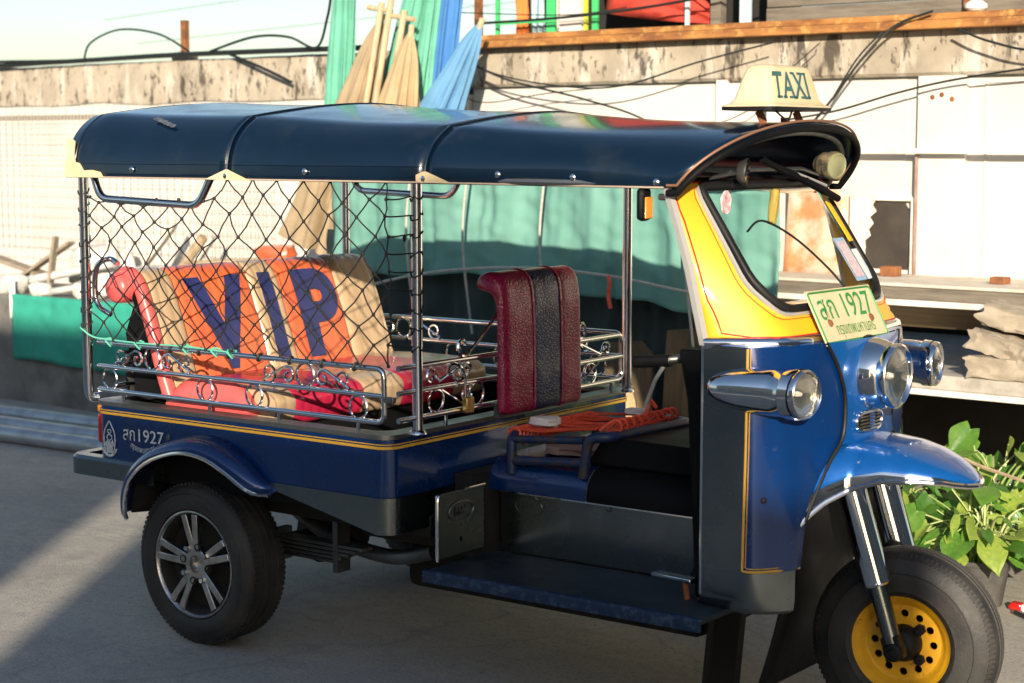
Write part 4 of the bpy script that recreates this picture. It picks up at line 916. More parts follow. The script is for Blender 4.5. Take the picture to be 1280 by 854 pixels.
# --- driver's floor, step, seat base
M().box(1.34, 2.275, .085, .42, .335, .350).build('step_plate', mat('step_paint', (.012, .02, .03), .5, c2=(.03, .04, .05), scale=12, bump=.4, bscale=60, rvar=.1), tk, bev=.003)
lp = M(); rows = []
for i in range(41):
    x = lerp(1.335, 2.277, i/40); e = .0008*noise.noise((x*22, 0, 0)); rows.append([(x, .088, .3525+e), (x, .078-e, .3515), (x, .074+e, .345), (x, .075, .316+e), (x, .085, .313)])
STL = mat('worn_blue_lip', (.003, .014, .05), .5, c2=(.03, .055, .10), scale=60, lo=.5, hi=.62, rvar=.15)
lp.grid(rows).build('step_lip', STL, tk, smooth=60)
tn = M().box(1.36, 2.14, .42, 1.0, .35, .545).build('tunnel', STEEL, tk, bev=.006)
M().box(1.36, 2.14, .414, .4195, .536, .544).build('tunnel_bead', CHROME, tn)
for x in (1.50, 1.76): M().lathe([(0, .009), (.003, .008), (.005, .001)], (x, .419, .527), (0, -1, 0), 10).build('bolt', STEELD, tn)
sh_ = M(); rows = []
def shoulder(x0, x1, m, nm):
    rows = []
    for a in range(9):
        th = PI/2*a/8; rows.append([(x, .47-.085*math.sin(th)+.02*(1-1), .56+.085*math.cos(th)) for x in (x0, (x0+x1)/2, x1)])
    rows = [[(x, .95, .645) for x in (x0, (x0+x1)/2, x1)]]+rows+[[(x, .385, .547) for x in (x0, (x0+x1)/2, x1)]]
    return M().grid(rows).build(nm, m, tk, smooth=50)
shoulder(1.345, 1.70, BLUE, 'seat_base_shell')
shoulder(1.703, 2.14, BLACKV, 'engine_cover')
# sloped cover in front of the seat
M().prism([(1.66, .646), (2.14, .646), (2.06, .73), (1.72, .735)], lambda a, b: (a, .44, b), (0, .48, 0)).build('battery_cover', BLACKV, tk, bev=.012)
fx = M().box(1.28, 1.345, .30, 1.0, .35, .60).build('bulkhead', DARK, tk)
mk = M().obox((1.365, .215, .475), (.004, 0, 0), (0, .115, 0), (0, 0, .098)).build('badge_plate', STEEL, tk, bev=.004)
M().tube(rpath([(1.371, .102, .375), (1.371, .102, .572), (1.371, .33, .572)], .02, 4), .004, 6).build('plate_edge', CHROME, mk)
M().tube([(1.371, .215+.058*math.cos(t), .51+.030*math.sin(t)) for t in [2*PI*i/28 for i in range(28)]], .003, 6, True).build('badge_oval', STEELD, mk)
text_mesh('MK', lambda a, b: (1.3715, .215+a, .497+b), mk, 'lettering', STEELD, .026, .06, bold=.01)
M().lathe([(0, .008), (.001, .001)], (1.3695, .215, .425), (1, 0, 0), 12).build('plate_hole', BLACKV, mk)
text_mesh('MK', lambda a, b: (1.47+a, .4185, .49+b), tn, 'lettering', STEELD, .022, .05, bold=.01)
M().tube([(1.47+.05*math.cos(t), .4185, .501+.028*math.sin(t)) for t in [2*PI*i/28 for i in range(28)]], .002, 6, True).build('badge_oval', STEELD, tn)
# driver's seat: tube frame wound with cord
sf = M().tube(rpath([(1.42, .40, .60), (1.42, .40, .715), (1.42, .86, .715), (1.42, .86, .60)], .03, 5), .016, 10)
sf.tube(rpath([(1.68, .40, .615), (1.70, .40, .735), (1.76, .42, .74), (1.80, .80, .74), (1.68, .86, .735), (1.68, .86, .62)], .03, 5), .016, 10)
sf.tube([(1.42, .40, .64), (1.70, .40, .66)], .014, 10).tube([(1.42, .86, .70), (1.68, .86, .72)], .014, 10).tube([(1.42, .40, .705), (1.68, .405, .725)], .012, 10)
sf = sf.build('seat_frame', mat('worn_dark_blue_tube', (.012, .03, .09), .45, c2=(.05, .045, .04), scale=25, lo=.5, hi=.62), tk)
cm = M()
for i in range(13):
    y = .43+i*.032; y2 = .44+i*.030+.035*random.uniform(-1, 1)
    cm.tube(crv([(1.42, y, .733), (1.50, lerp(y, y2, .3), .726+.012*random.random()), (1.60, lerp(y, y2, .6), .728+.02*random.random()), (1.70, y2, .757)], 4), .0048, 6)
for i in range(22):
    y = .415+i*.0195; cm.tube([(1.42+.021*math.cos(t), y+.006*math.sin(t*2), .715+.021*math.sin(t)) for t in [2*PI*k/10 for k in range(10)]], .0055, 5, True)
for i in range(9):
    y = .43+i*.04; r = .02+.012*random.random()
    cm.tube(crv([(1.72, y, .755), (1.74+r, y+.01, .775+r*.5), (1.75+r, y+.025, .760), (1.72, y+.03, .75)], 5), .005, 5)
for y in (.47, .52, .58):
    cm.tube(crv([(1.40, y, .72), (1.385, y+.01, .70), (1.39, y+.03, .675), (1.41, y+.02, .69), (1.40, y+.05, .712)], 5), .005, 5)
cm.tube(crv([(1.74, .62, .76), (1.76, .63, .80), (1.755, .64, .83), (1.77, .66, .80)], 5), .006, 5)
cm.build('seat_cord', CORD, sf, smooth=60)
rg = chunk((1.47, .50, .752), (.05, .035, .014), 3); rg.build('white_rag', mat('white_rag', (.72, .68, .66), .9), sf)
chunk((1.66, .72, .772), (.035, .025, .010), 6).build('white_rag', MATS['white_rag'], sf)
chunk((1.55, .62, .665), (.11, .12, .02), 6).build('seat_pad', mat('dusty_pink_pad', (.36, .26, .23), .8), sf)
# pedal and lever
pd = M().bar((2.02, .26, .405), (2.17, .22, .412), .035, .012).build('pedal', CHROME, tk, bev=.003); M().tube([(2.13, .25, .35), (2.125, .245, .405)], .009, 8).build('pedal_stem', RUST, pd)
M().lathe([(0, .045), (.02, .03), (.05, .014), (.06, .001)], (2.12, .36, .395), (-.1, -.2, 1), 12).build('pedal_boot', RUBB, pd)
# handlebar, dash and inner shield
M().prism([(2.16, .36), (2.24, .36), (2.25, 1.04), (2.10, 1.04), (2.13, .9)], lambda a, b: (a, .235, b), (0, .83, 0)).build('inner_shield', BLACKV, tk, bev=.01)
M().prism([(1.98, .36), (2.2, .36), (2.2, .86), (2.12, .80)], lambda a, b: (a, .44, b), (0, .44, 0)).build('steering_column_cover', BLACKV, tk, bev=.015)
hb = M().tube(rpath([(1.93, .30, .985), (2.05, .34, 1.0), (2.11, .50, 1.0), (2.11, .80, 1.0), (2.05, .96, 1.0), (1.93, 1.0, .985)], .06, 5), .013, 10).build('handlebar', STEELD, tk)
for y, s in ((.295, -1), (1.005, 1)): M().lathe([(0, .017), (.11, .018), (.115, .012), (.115, .001)], (2.03, y+.02*-s, .995), (-1, s*.12, -.08), 12).build('grip', RUBB, hb)
M().tube([(2.02, .32, 1.0), (1.99, .30, .94), (1.96, .295, .86)], .006, 6).build('brake_cable', CABLEG, hb)

# --- posts, handles, rails
def post(name, p, q, r=.0165): return M().tube([p, q], r, 16).lathe([(0, .028), (.006, .026), (.012, .018)], p, V(q)-V(p), 16).build(name, CHROME, tk, smooth=40)
ps = post('canopy_post', (1.285, .118, .745), (1.285, .118, 1.50)); post('canopy_post', (1.285, 1.245, .745), (1.285, 1.245, 1.50)); post('canopy_post', (-.03, 1.285, .75), (-.03, 1.285, 1.50))
M().tube(rpath([(-.012, .03, .755), (-.03, .005, .757), (-.033, .003, .80), (-.033, .003, 1.50)], .02, 4), .0165, 16).build('canopy_post', CHROME, tk)
for y in (.015, 1.28): M().tube(rpath([(.0, y, 1.50), (.035, y, 1.415), (.49, y, 1.40), (.555, y, 1.50)], .04, 5), .0125, 12).build('grab_handle', CHROME, tk)
def spiral(cx, cz, r, a0, turns, d, n=26, k=.25):
    return [(cx+lerp(r, r*k, i/n)*math.cos(a0+d*2*PI*turns*i/n), cz+lerp(r, r*k, i/n)*math.sin(a0+d*2*PI*turns*i/n)) for i in range(n+1)]
RT = .0085
def rail(name, f, x0, x1, zb, scr=(), rings=(), feet=(), gapm=None, closed_l=False, closed_r=True):
    """f(s, z) -> world; bars at three heights zb"""
    m = M(); zt, zm, z0 = zb
    if closed_r: pts = rpath([f(x0, zt), f(x1, zt), f(x1, z0), f(x0, z0)], .03, 5)
    else: pts = None
    if pts: m.tube(pts, RT, 10)
    else: m.tube([f(x0, zt), f(x1, zt)], RT, 10); m.tube([f(x0, z0), f(x1, z0)], RT, 10)
    m.tube([f(x0, zm), f(x1, zm)], RT*.9, 10)
    o = m.build(name, CHROME, tk)
    s = M()
    for c, w in scr:                             # S-scroll, ring, mirrored scroll
        h = (zt-zm); z = (zt+zm)/2
        a = spiral(c-w*.42, zm+h*.45, h*.42, -2.4, 1.35, 1)[::-1]+spiral(c-w*.20, zm+h*.42, h*.36, 2.2, 1.1, -1)
        M().tube([f(*p) for p in a], .0042, 6).build('scroll', CHROME, o)
        a = spiral(c+w*.42, zm+h*.45, h*.42, PI+2.4, 1.35, -1)[::-1]+spiral(c+w*.20, zm+h*.42, h*.36, PI-2.2, 1.1, 1)
        M().tube([f(*p) for p in a], .0042, 6).build('scroll', CHROME, o)
        M().tube([f(c+h*.44*math.cos(t), z+h*.44*math.sin(t)) for t in [2*PI*i/24 for i in range(24)]], .0042, 6, True).build('ring', CHROME, o)
    for c, zz, r in rings: M().tube([f(c+r*math.cos(t), zz+r*math.sin(t)) for t in [2*PI*i/26 for i in range(26)]], .0042, 6, True).build('ring', CHROME, o)
    for c in feet: M().tube([f(c, z0), f(c, .752)], .006, 8).build('rail_foot', CHROME, o)
    return o
zb = (.942, .862, .784)
fn = lambda s, z: (s, .02, z); ff = lambda s, z: (s, 1.28, z); fx_ = lambda s, z: (1.285, s, z)
rail('side_rail', fn, .0, 1.24, zb, [(.26, .36), (.93, .36)], [(.055, .822, .034), (.50, .822, .034), (.715, .822, .034), (1.14, .822, .034)], [.12, .52, .82, 1.14])
rail('side_rail', ff, .0, 1.24, zb, [(.26, .36), (.93, .36)], [(.055, .822, .034), (.5, .822, .034), (.72, .822, .034), (1.14, .822, .034)], [.12, .52, .82, 1.14])
rail('rear_rail', lambda s, z: (.01, s, z), .08, 1.22, (.93, .86, .79), [], [(.3, .825, .03), (.9, .825, .03)], [.2, .65, 1.1])
fr = rail('front_rail', fx_, .03, 1.215, (.945, .872, .792), [], [(.205, .832, .034), (.40, .832, .036), (1.02, .832, .034)], [.25, .50, .86, 1.15])
sp1 = lambda pts, r=.0042: M().tube([fx_(*p) for p in pts], r, 6).build('scroll', CHROME, fr)
for d in (-1, 1):
    c = .65; b0 = c+d*.27
    sp1([(c+d*.10, 1.10), (b0, .972)]+spiral(b0+d*.045, .985, .035, -PI/2-.5*d, .85, d), .0055)
    sp1(spiral(c+d*.30, .91, .026, 0, 1.3, 1)+[]); sp1(spiral(c+d*.30, .835, .026, 0, 1.3, -1))
    sp1([(c+d*.30, .938), (c+d*.43, .89)]+spiral(c+d*.47, .905, .026, PI if d > 0 else 0, 1.2, -d)); sp1([(c+d*.30, .80), (c+d*.42, .862)])
lk = M().box(1.243, 1.28, .012, .028, .845, .862).build('rail_latch', STEELD, tk, bev=.002)
# padlock hanging on the front rail
t = thing('padlock', 'small brass padlock hanging on the front rail beside the maroon backrest', 'padlock', (1.302, .30, .80), world=True)
M().box(1.296, 1.316, .315, .352, .782, .832).build('lock_body', BRASS, t, bev=.004)
M().tube(rpath([(1.306, .323, .83), (1.306, .318, .90), (1.300, .305, .925), (1.298, .30, .90)], .012, 4), .0045, 8).build('shackle', CHROME, t)
M().tube(crv([(1.292, .27, .905), (1.300, .29, .885), (1.304, .315, .895), (1.294, .30, .93), (1.288, .275, .935), (1.284, .262, .915)], 5, True), .0045, 6, True).build('chain_loop', CHROME, t)
# --- cargo net on the near side
nt_ = M(); cw_, ch_ = .112, .054; zT, zB = 1.485, .945; nr = 11; ncol = 12
nodes = {}
for r in range(nr):
    for c in range(ncol+1):
        x = -.015+(c+(.5 if r % 2 else 0))*cw_*.955; z = zT-r*ch_*.985
        if x > 1.275: x = 1.272
        j = .011 if 0 < r < nr-1 else .003
        dx = j*random.uniform(-1, 1); dz = j*random.uniform(-1, 1)
        if r <= 2 and x < .52: z = min(z, lerp(1.405, z, .15))-.02*r*.5
        z -= .016*math.sin(PI*x/1.27)*math.sin(PI*min(1, r/(nr-1)))
        nodes[r, c] = V((max(-.028, x+dx), .0+.012*noise.noise((x*4, z*4, 0))+.006, max(zB, z+dz)))
def cordseg(a, b):
    a, b = V(a), V(b)
    if (a-b).length < .012: return
    mid = (a+b)/2+V((random.uniform(-.004, .004), random.uniform(-.006, .006), -.004*random.random()))
    nt_.tube([a, (a+mid)/2+V((0, 0, -.001)), mid, (b+mid)/2, b], .0024, 5)
for r in range(nr-1):
    for c in range(ncol+1):
        if r % 2 == 0:
            t2 = [(r+1, c), (r+1, c-1)]
        else: t2 = [(r+1, c), (r+1, c+1)]
        for q in t2:
            if q in nodes: cordseg(nodes[r, c], nodes[q])
for p in nodes.values(): nt_.ball(p, .0060, 6, 4)
for i in range(9):
    z = .99+i*.055; a = nodes[min(nr-1, max(0, int((zT-z)/ch_))), ncol]
    nt_.tube([(1.285+.0185*math.cos(t), .118+.0185*math.sin(t), z+.02*random.random()+.008*math.sin(t)) for t in [2*PI*k/10 for k in range(10)]], .0024, 5, True)
    cordseg(a, (1.268, .112, z+.01)); 
    nt_.tube([(-.033+.0185*math.cos(t), .003+.0185*math.sin(t), z+.02*random.random()+.01*math.sin(t)) for t in [2*PI*k/10 for k in range(10)]], .0022, 5, True)
for i in range(7):
    x = .35+i*.13; nt_.tube([(x+.004*math.sin(t), .02+.012*math.cos(t), .942+.012*math.sin(t)) for t in [2*PI*k/9 for k in range(9)]], .0035, 5, True)
nt_.ball((1.262, .09, 1.32), (.006, .006, .012), 6, 4).ball((1.26, .1, 1.02), (.006, .006, .01), 6, 4)
nt_.build('cargo_net', NETM, tk, smooth=60, fix=False)
tc_ = M()
for x in (-.03, .06, .2, .42, .55, .62):
    tc_.tube([(x+.01*math.sin(t*2), .02+.014*math.cos(t), .944+.014*math.sin(t)) for t in [2*PI*k/9 for k in range(9)]], .003, 5, True)
tc_.tube(crv([(-.05, -.01, .99), (-.03, -.02, .985), (0, .0, .96), (.06, .01, .955), (.2, .008, .952), (.42, .008, .955), (.62, .01, .95)], 5), .003, 5)
tc_.build('net_tie', TEALC, tk)

# --- rear bench
BP = crv([(.275, 0, .775), (.245, 0, .85), (.212, 0, .95), (.176, 0, 1.05), (.150, 0, 1.115), (.128, 0, 1.150), (.096, 0, 1.172), (.056, 0, 1.172), (.026, 0, 1.15), (.016, 0, 1.115), (.03, 0, 1.085)], 4)
BL_ = [0]
for a, b in zip(BP, BP[1:]): BL_.append(BL_[-1]+(b-a).length)
def bpos(s, y, o=0.):
    s = max(0, min(BL_[-1]-1e-6, s)); i = max(j for j in range(len(BL_)) if BL_[j] <= s); i = min(i, len(BP)-2)
    t_ = (s-BL_[i])/(BL_[i+1]-BL_[i]); p = BP[i].lerp(BP[i+1], t_); d = (BP[i+1]-BP[i]).normalized(); nrm = V((d.z, 0, -d.x))
    return V((p.x, y, p.z))+nrm*o
strips = [(.10, .225, TAN, 3), (.225, .575, ORANGE, 9), (.575, .715, TAN, 4), (.715, 1.01, ORANGE, 8), (1.01, 1.215, TAN, 4)]
bk = None
for y0, y1, m_, rib in strips:
    rows = []; ny = rib*6
    for i in range(31):
        s_ = BL_[-1]*i/30
        rows.append([bpos(s_, lerp(y0, y1, j/ny), .010*(1-abs(2*j/ny-1)**8)+.0022*abs(math.sin(PI*rib*j/ny))**.4-.004+.003*noise.noise((s_*9, lerp(y0, y1, j/ny)*9, 1))) for j in range(ny+1)])
    o = M().grid(rows).build('bench_backrest' if bk is None else 'back_panel', m_, tk if bk is None else bk, smooth=60)
    bk = bk or o
for ch, yc, w, hgt in (('V', .392, .27, .285), ('I', .640, .062, .285), ('P', .875, .21, .285)):
    text_mesh(ch, lambda a, b, yc=yc: bpos(.085+b*1.0, yc+a, .0125), bk, 'lettering', NAVYL, hgt, w, sub=4, bold=.05)
M().prism([(p.x, p.z) for p in BP]+[(.08, .98), (.12, .80)], lambda a, b: (a, 1.212, b), (0, .010, 0)).build('back_end', TAN, bk)
M().prism([(.0, .96), (.04, 1.05), (.12, 1.0), (.17, .84), (.17, .76), (.05, .76)], lambda a, b: (a, .14, b), (0, 1.04, 0)).build('back_shell', BLACKV, bk)
# pink end roll of the backrest
rr_ = []; cpts = BP
for i, s_ in enumerate([BL_[-1]*k/24 for k in range(25)]):
    p = bpos(s_, .086, -.006); rr_.append(p)
M().tube(rr_, [.024]*len(rr_), 12).build('end_roll', PINK, bk, smooth=60)
M().prism([(p.x, p.z) for p in [bpos(BL_[-1]*k/20, 0, -.012) for k in range(4, 14)]]+[(p.x, p.z) for p in [bpos(BL_[-1]*k/20, 0, -.045) for k in range(12, 3, -1)]], lambda a, b: (a, .072, b), (0, .03, 0)).build('end_panel', BLACKV, bk)
rl = M().lathe([(-.05, .001), (-.045, .04), (-.03, .050), (.05, .050), (.052, .001)], (.060, .085, 1.120), (0, 1, 0), 24); rl.build('roll_cap', PINK, bk, smooth=60)
# cushion
cf = [(.22, .818), (.42, .828), (.62, .825), (.68, .815), (.71, .795), (.715, .77), (.70, .715), (.68, .70)]
cs = None
for y0, y1, m_, rib in ((.12, .205, TAN, 2), (.205, .53, REDV, 8), (.53, .735, TAN, 4), (.735, 1.02, REDV, 7), (1.02, 1.19, TAN, 3)):
    prof = crv([(a, 0, b) for a, b in cf], 4); ny = rib*6; rows = []
    for p in prof: rows.append([(p.x+.0022*abs(math.sin(PI*rib*j/ny))**.4, lerp(y0, y1, j/ny), p.z+.002*abs(math.sin(PI*rib*j/ny))**.4+.003*noise.noise((p.x*8, lerp(y0, y1, j/ny)*8, 4))) for j in range(ny+1)])
    o = M().grid(rows).build('bench_cushion' if cs is None else 'cushion_panel', m_, tk if cs is None else cs, smooth=60); cs = cs or o
M().prism([(a, b) for a, b in cf]+[(.22, .70)], lambda a, b: (a, 1.186, b), (0, .012, 0)).build('cushion_end', TAN, cs); M().prism([(a, b) for a, b in cf]+[(.22, .70)], lambda a, b: (a, .114, b), (0, .010, 0)).build('cushion_end', TAN, cs)
M().box(.10, .67, .10, 1.2, .52, .699).build('bench_base', BLACKV, tk)
b_ = M(); rows = []
for i in range(17):
    t_ = i/16; x = lerp(.27, .64, t_); h = .100*max(.02, (1-abs(2*t_-1)**2.6))**.5
    rows.append([(x, .10+.036*math.cos(a), .752+h*math.sin(a)*(1 if math.sin(a) > 0 else .6)) for a in [2*PI*k/16 for k in range(16)]])
b_.loft(rows).build('side_bolster', PINK, tk, smooth=60)
M().tube(crv([(.02, .06, 1.03), (-.035, .055, 1.06), (-.05, .055, 1.12), (-.035, .055, 1.19), (.02, .06, 1.215), (.06, .06, 1.20)], 6), .009, 10).build('seat_hoop', CHROME, tk)
for y in (.16, .3): M().tube([(-.0, y, .755), (-.01, y, .90)], .016, 8).build('seat_bracket', DARK, tk)
# --- driver's backrest
DP = crv([(1.345, 0, .765), (1.352, 0, .80), (1.350, 0, .95), (1.345, 0, 1.10), (1.335, 0, 1.165), (1.305, 0, 1.197), (1.262, 0, 1.198), (1.235, 0, 1.175), (1.24, 0, 1.145), (1.27, 0, 1.138), (1.30, 0, 1.12), (1.312, 0, 1.05), (1.312, 0, .80), (1.325, 0, .762)], 4, True)
db = None
for y0, y1, m_ in ((.455, .615, CROCR), (.615, .765, CROCN), (.765, .885, CROCR)):
    rows = []
    cx, cz = 1.32, .98; q0, q1 = y0 == .455, y1 == .885
    for j in range(13):
        t_ = j/12; y = lerp(y0, y1, t_); e = -.003*(abs(2*t_-1)**8)
        if q0 and j == 0 or q1 and j == 12: e = -.012
        if q0 and j == 1 or q1 and j == 11: e = -.004
        row = []
        for k, p in enumerate(DP):
            a = DP[k-1]; b = DP[(k+1) % len(DP)]; d = (b-a).normalized(); nr_ = V((d.z, 0, -d.x))
            row.append(V((p.x, y, p.z))+nr_*(e+.003*noise.noise((y*16, p.z*16, 2)))*1.0)
        rows.append(row)
    o = M().loft(rows).build('driver_backrest' if db is None else 'back_panel', m_, tk if db is None else db, smooth=60); db = db or o
for y in (.615, .765):
    M().tube([V((p.x, y, p.z)) for p in DP], .0035, 6, True).build('seam_piping', CROCR, db)
for y in (.5, .84): M().box(1.288, 1.31, y-.015, y+.015, .75, .80).build('backrest_bracket', STEELD, db)

# --- canopy
def cw2(x): return lerp(.672, .475, sst(1.15, 2.15, x))
def zc(x): return pw(x, [(-.1, 1.742), (.3, 1.735), (.8, 1.72), (1.3, 1.696), (1.7, 1.671), (2.1, 1.652), (2.4, 1.645)])
def zed(x): return lerp(1.487, 1.478, sst(1.2, 2.15, x))
def arch(x, t, o=0., xo=None):
    """canopy surface: t 0 near eave .. 1 far eave"""
    w = cw2(x)+o; e = zed(x); fl_ = .03*(1-sst(1.7, 2.1, x)); H = zc(x)-e-fl_+o
    if t < .05: return V((xo if xo is not None else x, CY-w, e+fl_*t/.05))
    if t > .95: return V((xo if xo is not None else x, CY+w, e+fl_*(1-t)/.05))
    a = PI*(t-.05)/.9; n = 2.15; c_, s_ = math.cos(a), math.sin(a)
    y2, z2 = w*math.copysign(abs(c_)**(2/n), c_), e+fl_+H*abs(s_)**(2/n)
    # rear part: steep sides, an edge, and an almost flat deck
    sg_ = 1 if t <= .5 else -1; u = (t-.05)/.45 if t <= .5 else (.95-t)/.45; zq = zc(x)+o-.048; dq = w-.115; z0_ = e+fl_
    if u < .5:
        q = u*2; d = w*(1-q)**2+2*q*(1-q)*(w-.008)+dq*q*q; z1 = z0_*(1-q)**2+2*q*(1-q)*(zq-.052)+zq*q*q
    else:
        d = dq*(2-2*u); z1 = zq+.048*(1-(d/dq)**1.7)
    k = sst(1.45, 2.1, x)
    return V((xo if xo is not None else x, CY-lerp(sg_*d, y2, k), lerp(z1, z2, k)))
TS = [0, .02, .05]+[.05+.9*i/44 for i in range(1, 44)]+[.95, .98, 1]
secs = [(-.085, .655), (.655, 1.405), (1.405, 2.10)]
cps = []
for k, (x0, x1) in enumerate(secs):
    rows = []; n = 22
    for i in range(n+1):
        s = i/n; x = lerp(x0, x1, s); row = []
        for t_ in TS:
            xo = x
            if k == 2: xo = x0+s*((lerp(2.095, 2.292, max(0, math.sin(PI*t_))))-x0)
            sag = -.009*math.sin(PI*s)*math.sin(PI*t_)+.003*noise.noise((x*5, t_*9, 3))*math.sin(PI*min(1, s*6))
            if k == 0: sag -= .012*math.exp(-((x+.085)/.05)**2)*math.sin(PI*t_)
            row.append(arch(x, t_, sag, xo))
        rows.append(row)
    o = M().grid(rows).build('canopy_panel', NAVY, tk, solid=.010, smooth=60); cps.append(o)
    if k < 2: M().tube([arch(x1, t_, .0) for t_ in TS], .0038, 6).build('seam_piping', NAVY, o)
    else: rim_pts = [r for r in rows[-1]]
COP = mat('copper_piping', (.24, .12, .07), .5, .2); BEI = mat('beige_piping', (.42, .34, .27), .5)
M().tube([p+V((.004, 0, .004)) for p in rim_pts], .0038, 8).build('visor_piping', COP, cps[2]); M().tube([p+V((.006, 0, -.016)) for p in rim_pts], .010, 10).build('visor_rim', BLACKV, cps[2])
M().tube([V((p.x-.035, lerp(p.y, CY, .06), p.z-.028)) for p in rim_pts], .009, 8).build('visor_inner_rim', STEELD, cps[2])
M().tube([arch(-.045, t_, -.008*math.sin(PI*t_)) for t_ in TS], .0025, 6).build('rear_seam', NAVY, cps[0])
for tt in (0, 1): M().tube([arch(lerp(-.085, 2.09, i/40), tt, .001)+V((0, 0, -.002)) for i in range(41)], .0026, 6).build('eave_piping', BEI, cps[0])
# hems stitched along the eave
M().tube([arch(lerp(-.05, 1.4, i/40), .05, .0025)+V((0, 0, .012)) for i in range(41)], .0008, 4).build('eave_stitching', NAVY, cps[0])
for k, x in enumerate((.235, .98, 1.62, 1.83, 2.07)):
    p = arch(x, .02, .004); M().lathe([(0, .010), (.003, .010), (.007, .006), (.008, .001)], p+V((0, .002, .012)), (0, -1, 0), 12).build('snap_button', CHROME, cps[0 if x < .6 else 1 if x < 1.4 else 2])
for x, k in ((.655, 0), (1.405, 1)):
    y0 = CY-cw2(x)-.006
    M().prism([(x-.09, 1.4835), (x+.10, 1.482), (x+.01, 1.514), (x, 1.515)], lambda a, b: (a, y0, b), (0, .004, 0)).build('cream_gusset', CREAM, cps[k], bev=.001)
    M().lathe([(0, .008), (.003, .008), (.006, .001)], (x, y0-.0005, 1.495), (0, -1, 0), 10).build('snap_button', CHROME, cps[k])
wm_ = M()
for i in range(7):
    x = .255+i*.018; t_ = .245-i*.0065+.002*random.random(); r_ = .010+.006*random.random()
    wm_.grid([[arch(x-r_, t_-.008, .0015), arch(x+r_*.7, t_-.010, .0015)], [arch(x-r_*.8, t_+.006, .0015), arch(x+r_, t_+.005, .0015)]])
wm_.build('worn_sticker', mat('sticker_residue', (.11, .12, .14), .5, c2=(.02, .03, .05), scale=70), cps[0])
# cream reinforced rear corner
cc = M(); rows = []
pts2 = [(-.09, 1.484), (.10, 1.484), (.085, 1.502), (.05, 1.508), (.005, 1.506), (-.015, 1.53), (-.035, 1.533), (-.045, 1.56), (-.05, 1.60), (-.07, 1.61), (-.09, 1.605)]
def cornf(a, b): 
    return (a, CY-cw2(0)*(1-.03*max(0, (b-1.517)/.1)**2)-.006, b)
cc.prism(pts2, cornf, (0, .004, 0)); cc.build('cream_corner', CREAM, cps[0])
pts3 = [(0, 1.484), (.04, 1.484), (.03, 1.52), (.02, 1.56), (.012, 1.60), (.0, 1.612)]
M().prism(pts3, lambda a, b: (-.092, CY-cw2(0)*(1-.03*max(0, (b-1.517)/.1)**2)-.004+a, b), (.004, 0, 0)).build('cream_corner', CREAM, cps[0])
# lining frame under the canopy
for x in (-.03, .655, 1.285): M().tube([arch(x, t_, -.022) for t_ in TS[1:-1]], .009, 8).build('canopy_rib', STEELD, tk)
for yy in (.03, 1.27): M().tube([(-.03, yy, 1.495), (1.29, yy if False else yy, 1.49)], .011, 8).build('canopy_side_bar', STEELD, tk)
M().tube([(1.29, .03, 1.49), (1.7, .09, 1.488), (2.08, .215, 1.482)], .011, 8).build('canopy_side_bar', STEELD, tk); M().tube([(1.29, 1.27, 1.49), (1.7, 1.21, 1.488), (2.08, 1.085, 1.482)], .011, 8).build('canopy_side_bar', STEELD, tk)
M().box(2.055, 2.10, CY-.41, CY+.41, 1.462, 1.50).build('header_bar', BLACKV, tk, bev=.006)
M().tube([(2.14, .33, 1.50), (2.17, .5, 1.52), (2.17, .8, 1.52), (2.14, .97, 1.50)], .006, 8).build('visor_wire', STEELD, tk)
# fog lamp, mirror and wiper motor under the visor
fo = M().lathe([(-.07, .001), (-.065, .025), (-.05, .028), (-.045, .036), (-.02, .037), (-.018, .041), (0, .042), (.004, .040)], (2.245, .87, 1.528), (1, -.25, -.1), 24).build('visor_lamp', mat('dusty_black_metal', (.05, .045, .035), .6, .3, c2=(.25, .2, .12), scale=25), tk, smooth=50)
M().lathe([(.002, .040), (.008, .038), (.010, .033), (.007, .031), (.010, .02), (.012, .001)], (2.245, .87, 1.528), (1, -.25, -.1), 24).build('lens', mat('yellowed_lens', (.24, .25, .14), .25, c2=(.2, .19, .10), scale=20, coat=.5), fo)
mr_ = M().lathe([(-.03, .001), (-.025, .025), (-.004, .038), (0, .038)], (2.215, .40, 1.515), (1, .35, -.1), 20).build('visor_mirror', STEELD, tk)
M().lathe([(.001, .036), (.002, .001)], (2.215, .40, 1.515), (1, .35, -.1), 20).build('mirror_glass', CHROME, mr_); M().tube([(2.16, .41, 1.515), (2.10, .42, 1.49)], .007, 8).build('mirror_stem', STEELD, mr_)
M().tube(crv([(2.17, .56, 1.55), (2.18, .66, 1.52), (2.19, .78, 1.49), (2.205, .90, 1.45), (2.21, .96, 1.43)], 5), [.009]*5+[.011]*5+[.014]*5+[.011]*6, 8).build('taped_cable', BLACKV, tk)
M().tube(crv([(2.16, .60, 1.54), (2.19, .74, 1.505), (2.21, .88, 1.47)], 5), .006, 6).build('taped_cable', CABLEG, tk)
M().bar(wsp(.955, 1.47, .01), wsp(.965, 1.30, .01), .02, .004, (1, 0, .5)).build('yellow_strip', YEL, tk)
mm = M().box(2.005, 2.03, .165, .215, 1.385, 1.475).build('indicator', BLACKV, tk, bev=.012); M().box(2.0305, 2.036, .172, .208, 1.392, 1.45).build('indicator_lens', AMBER, mm, bev=.004)
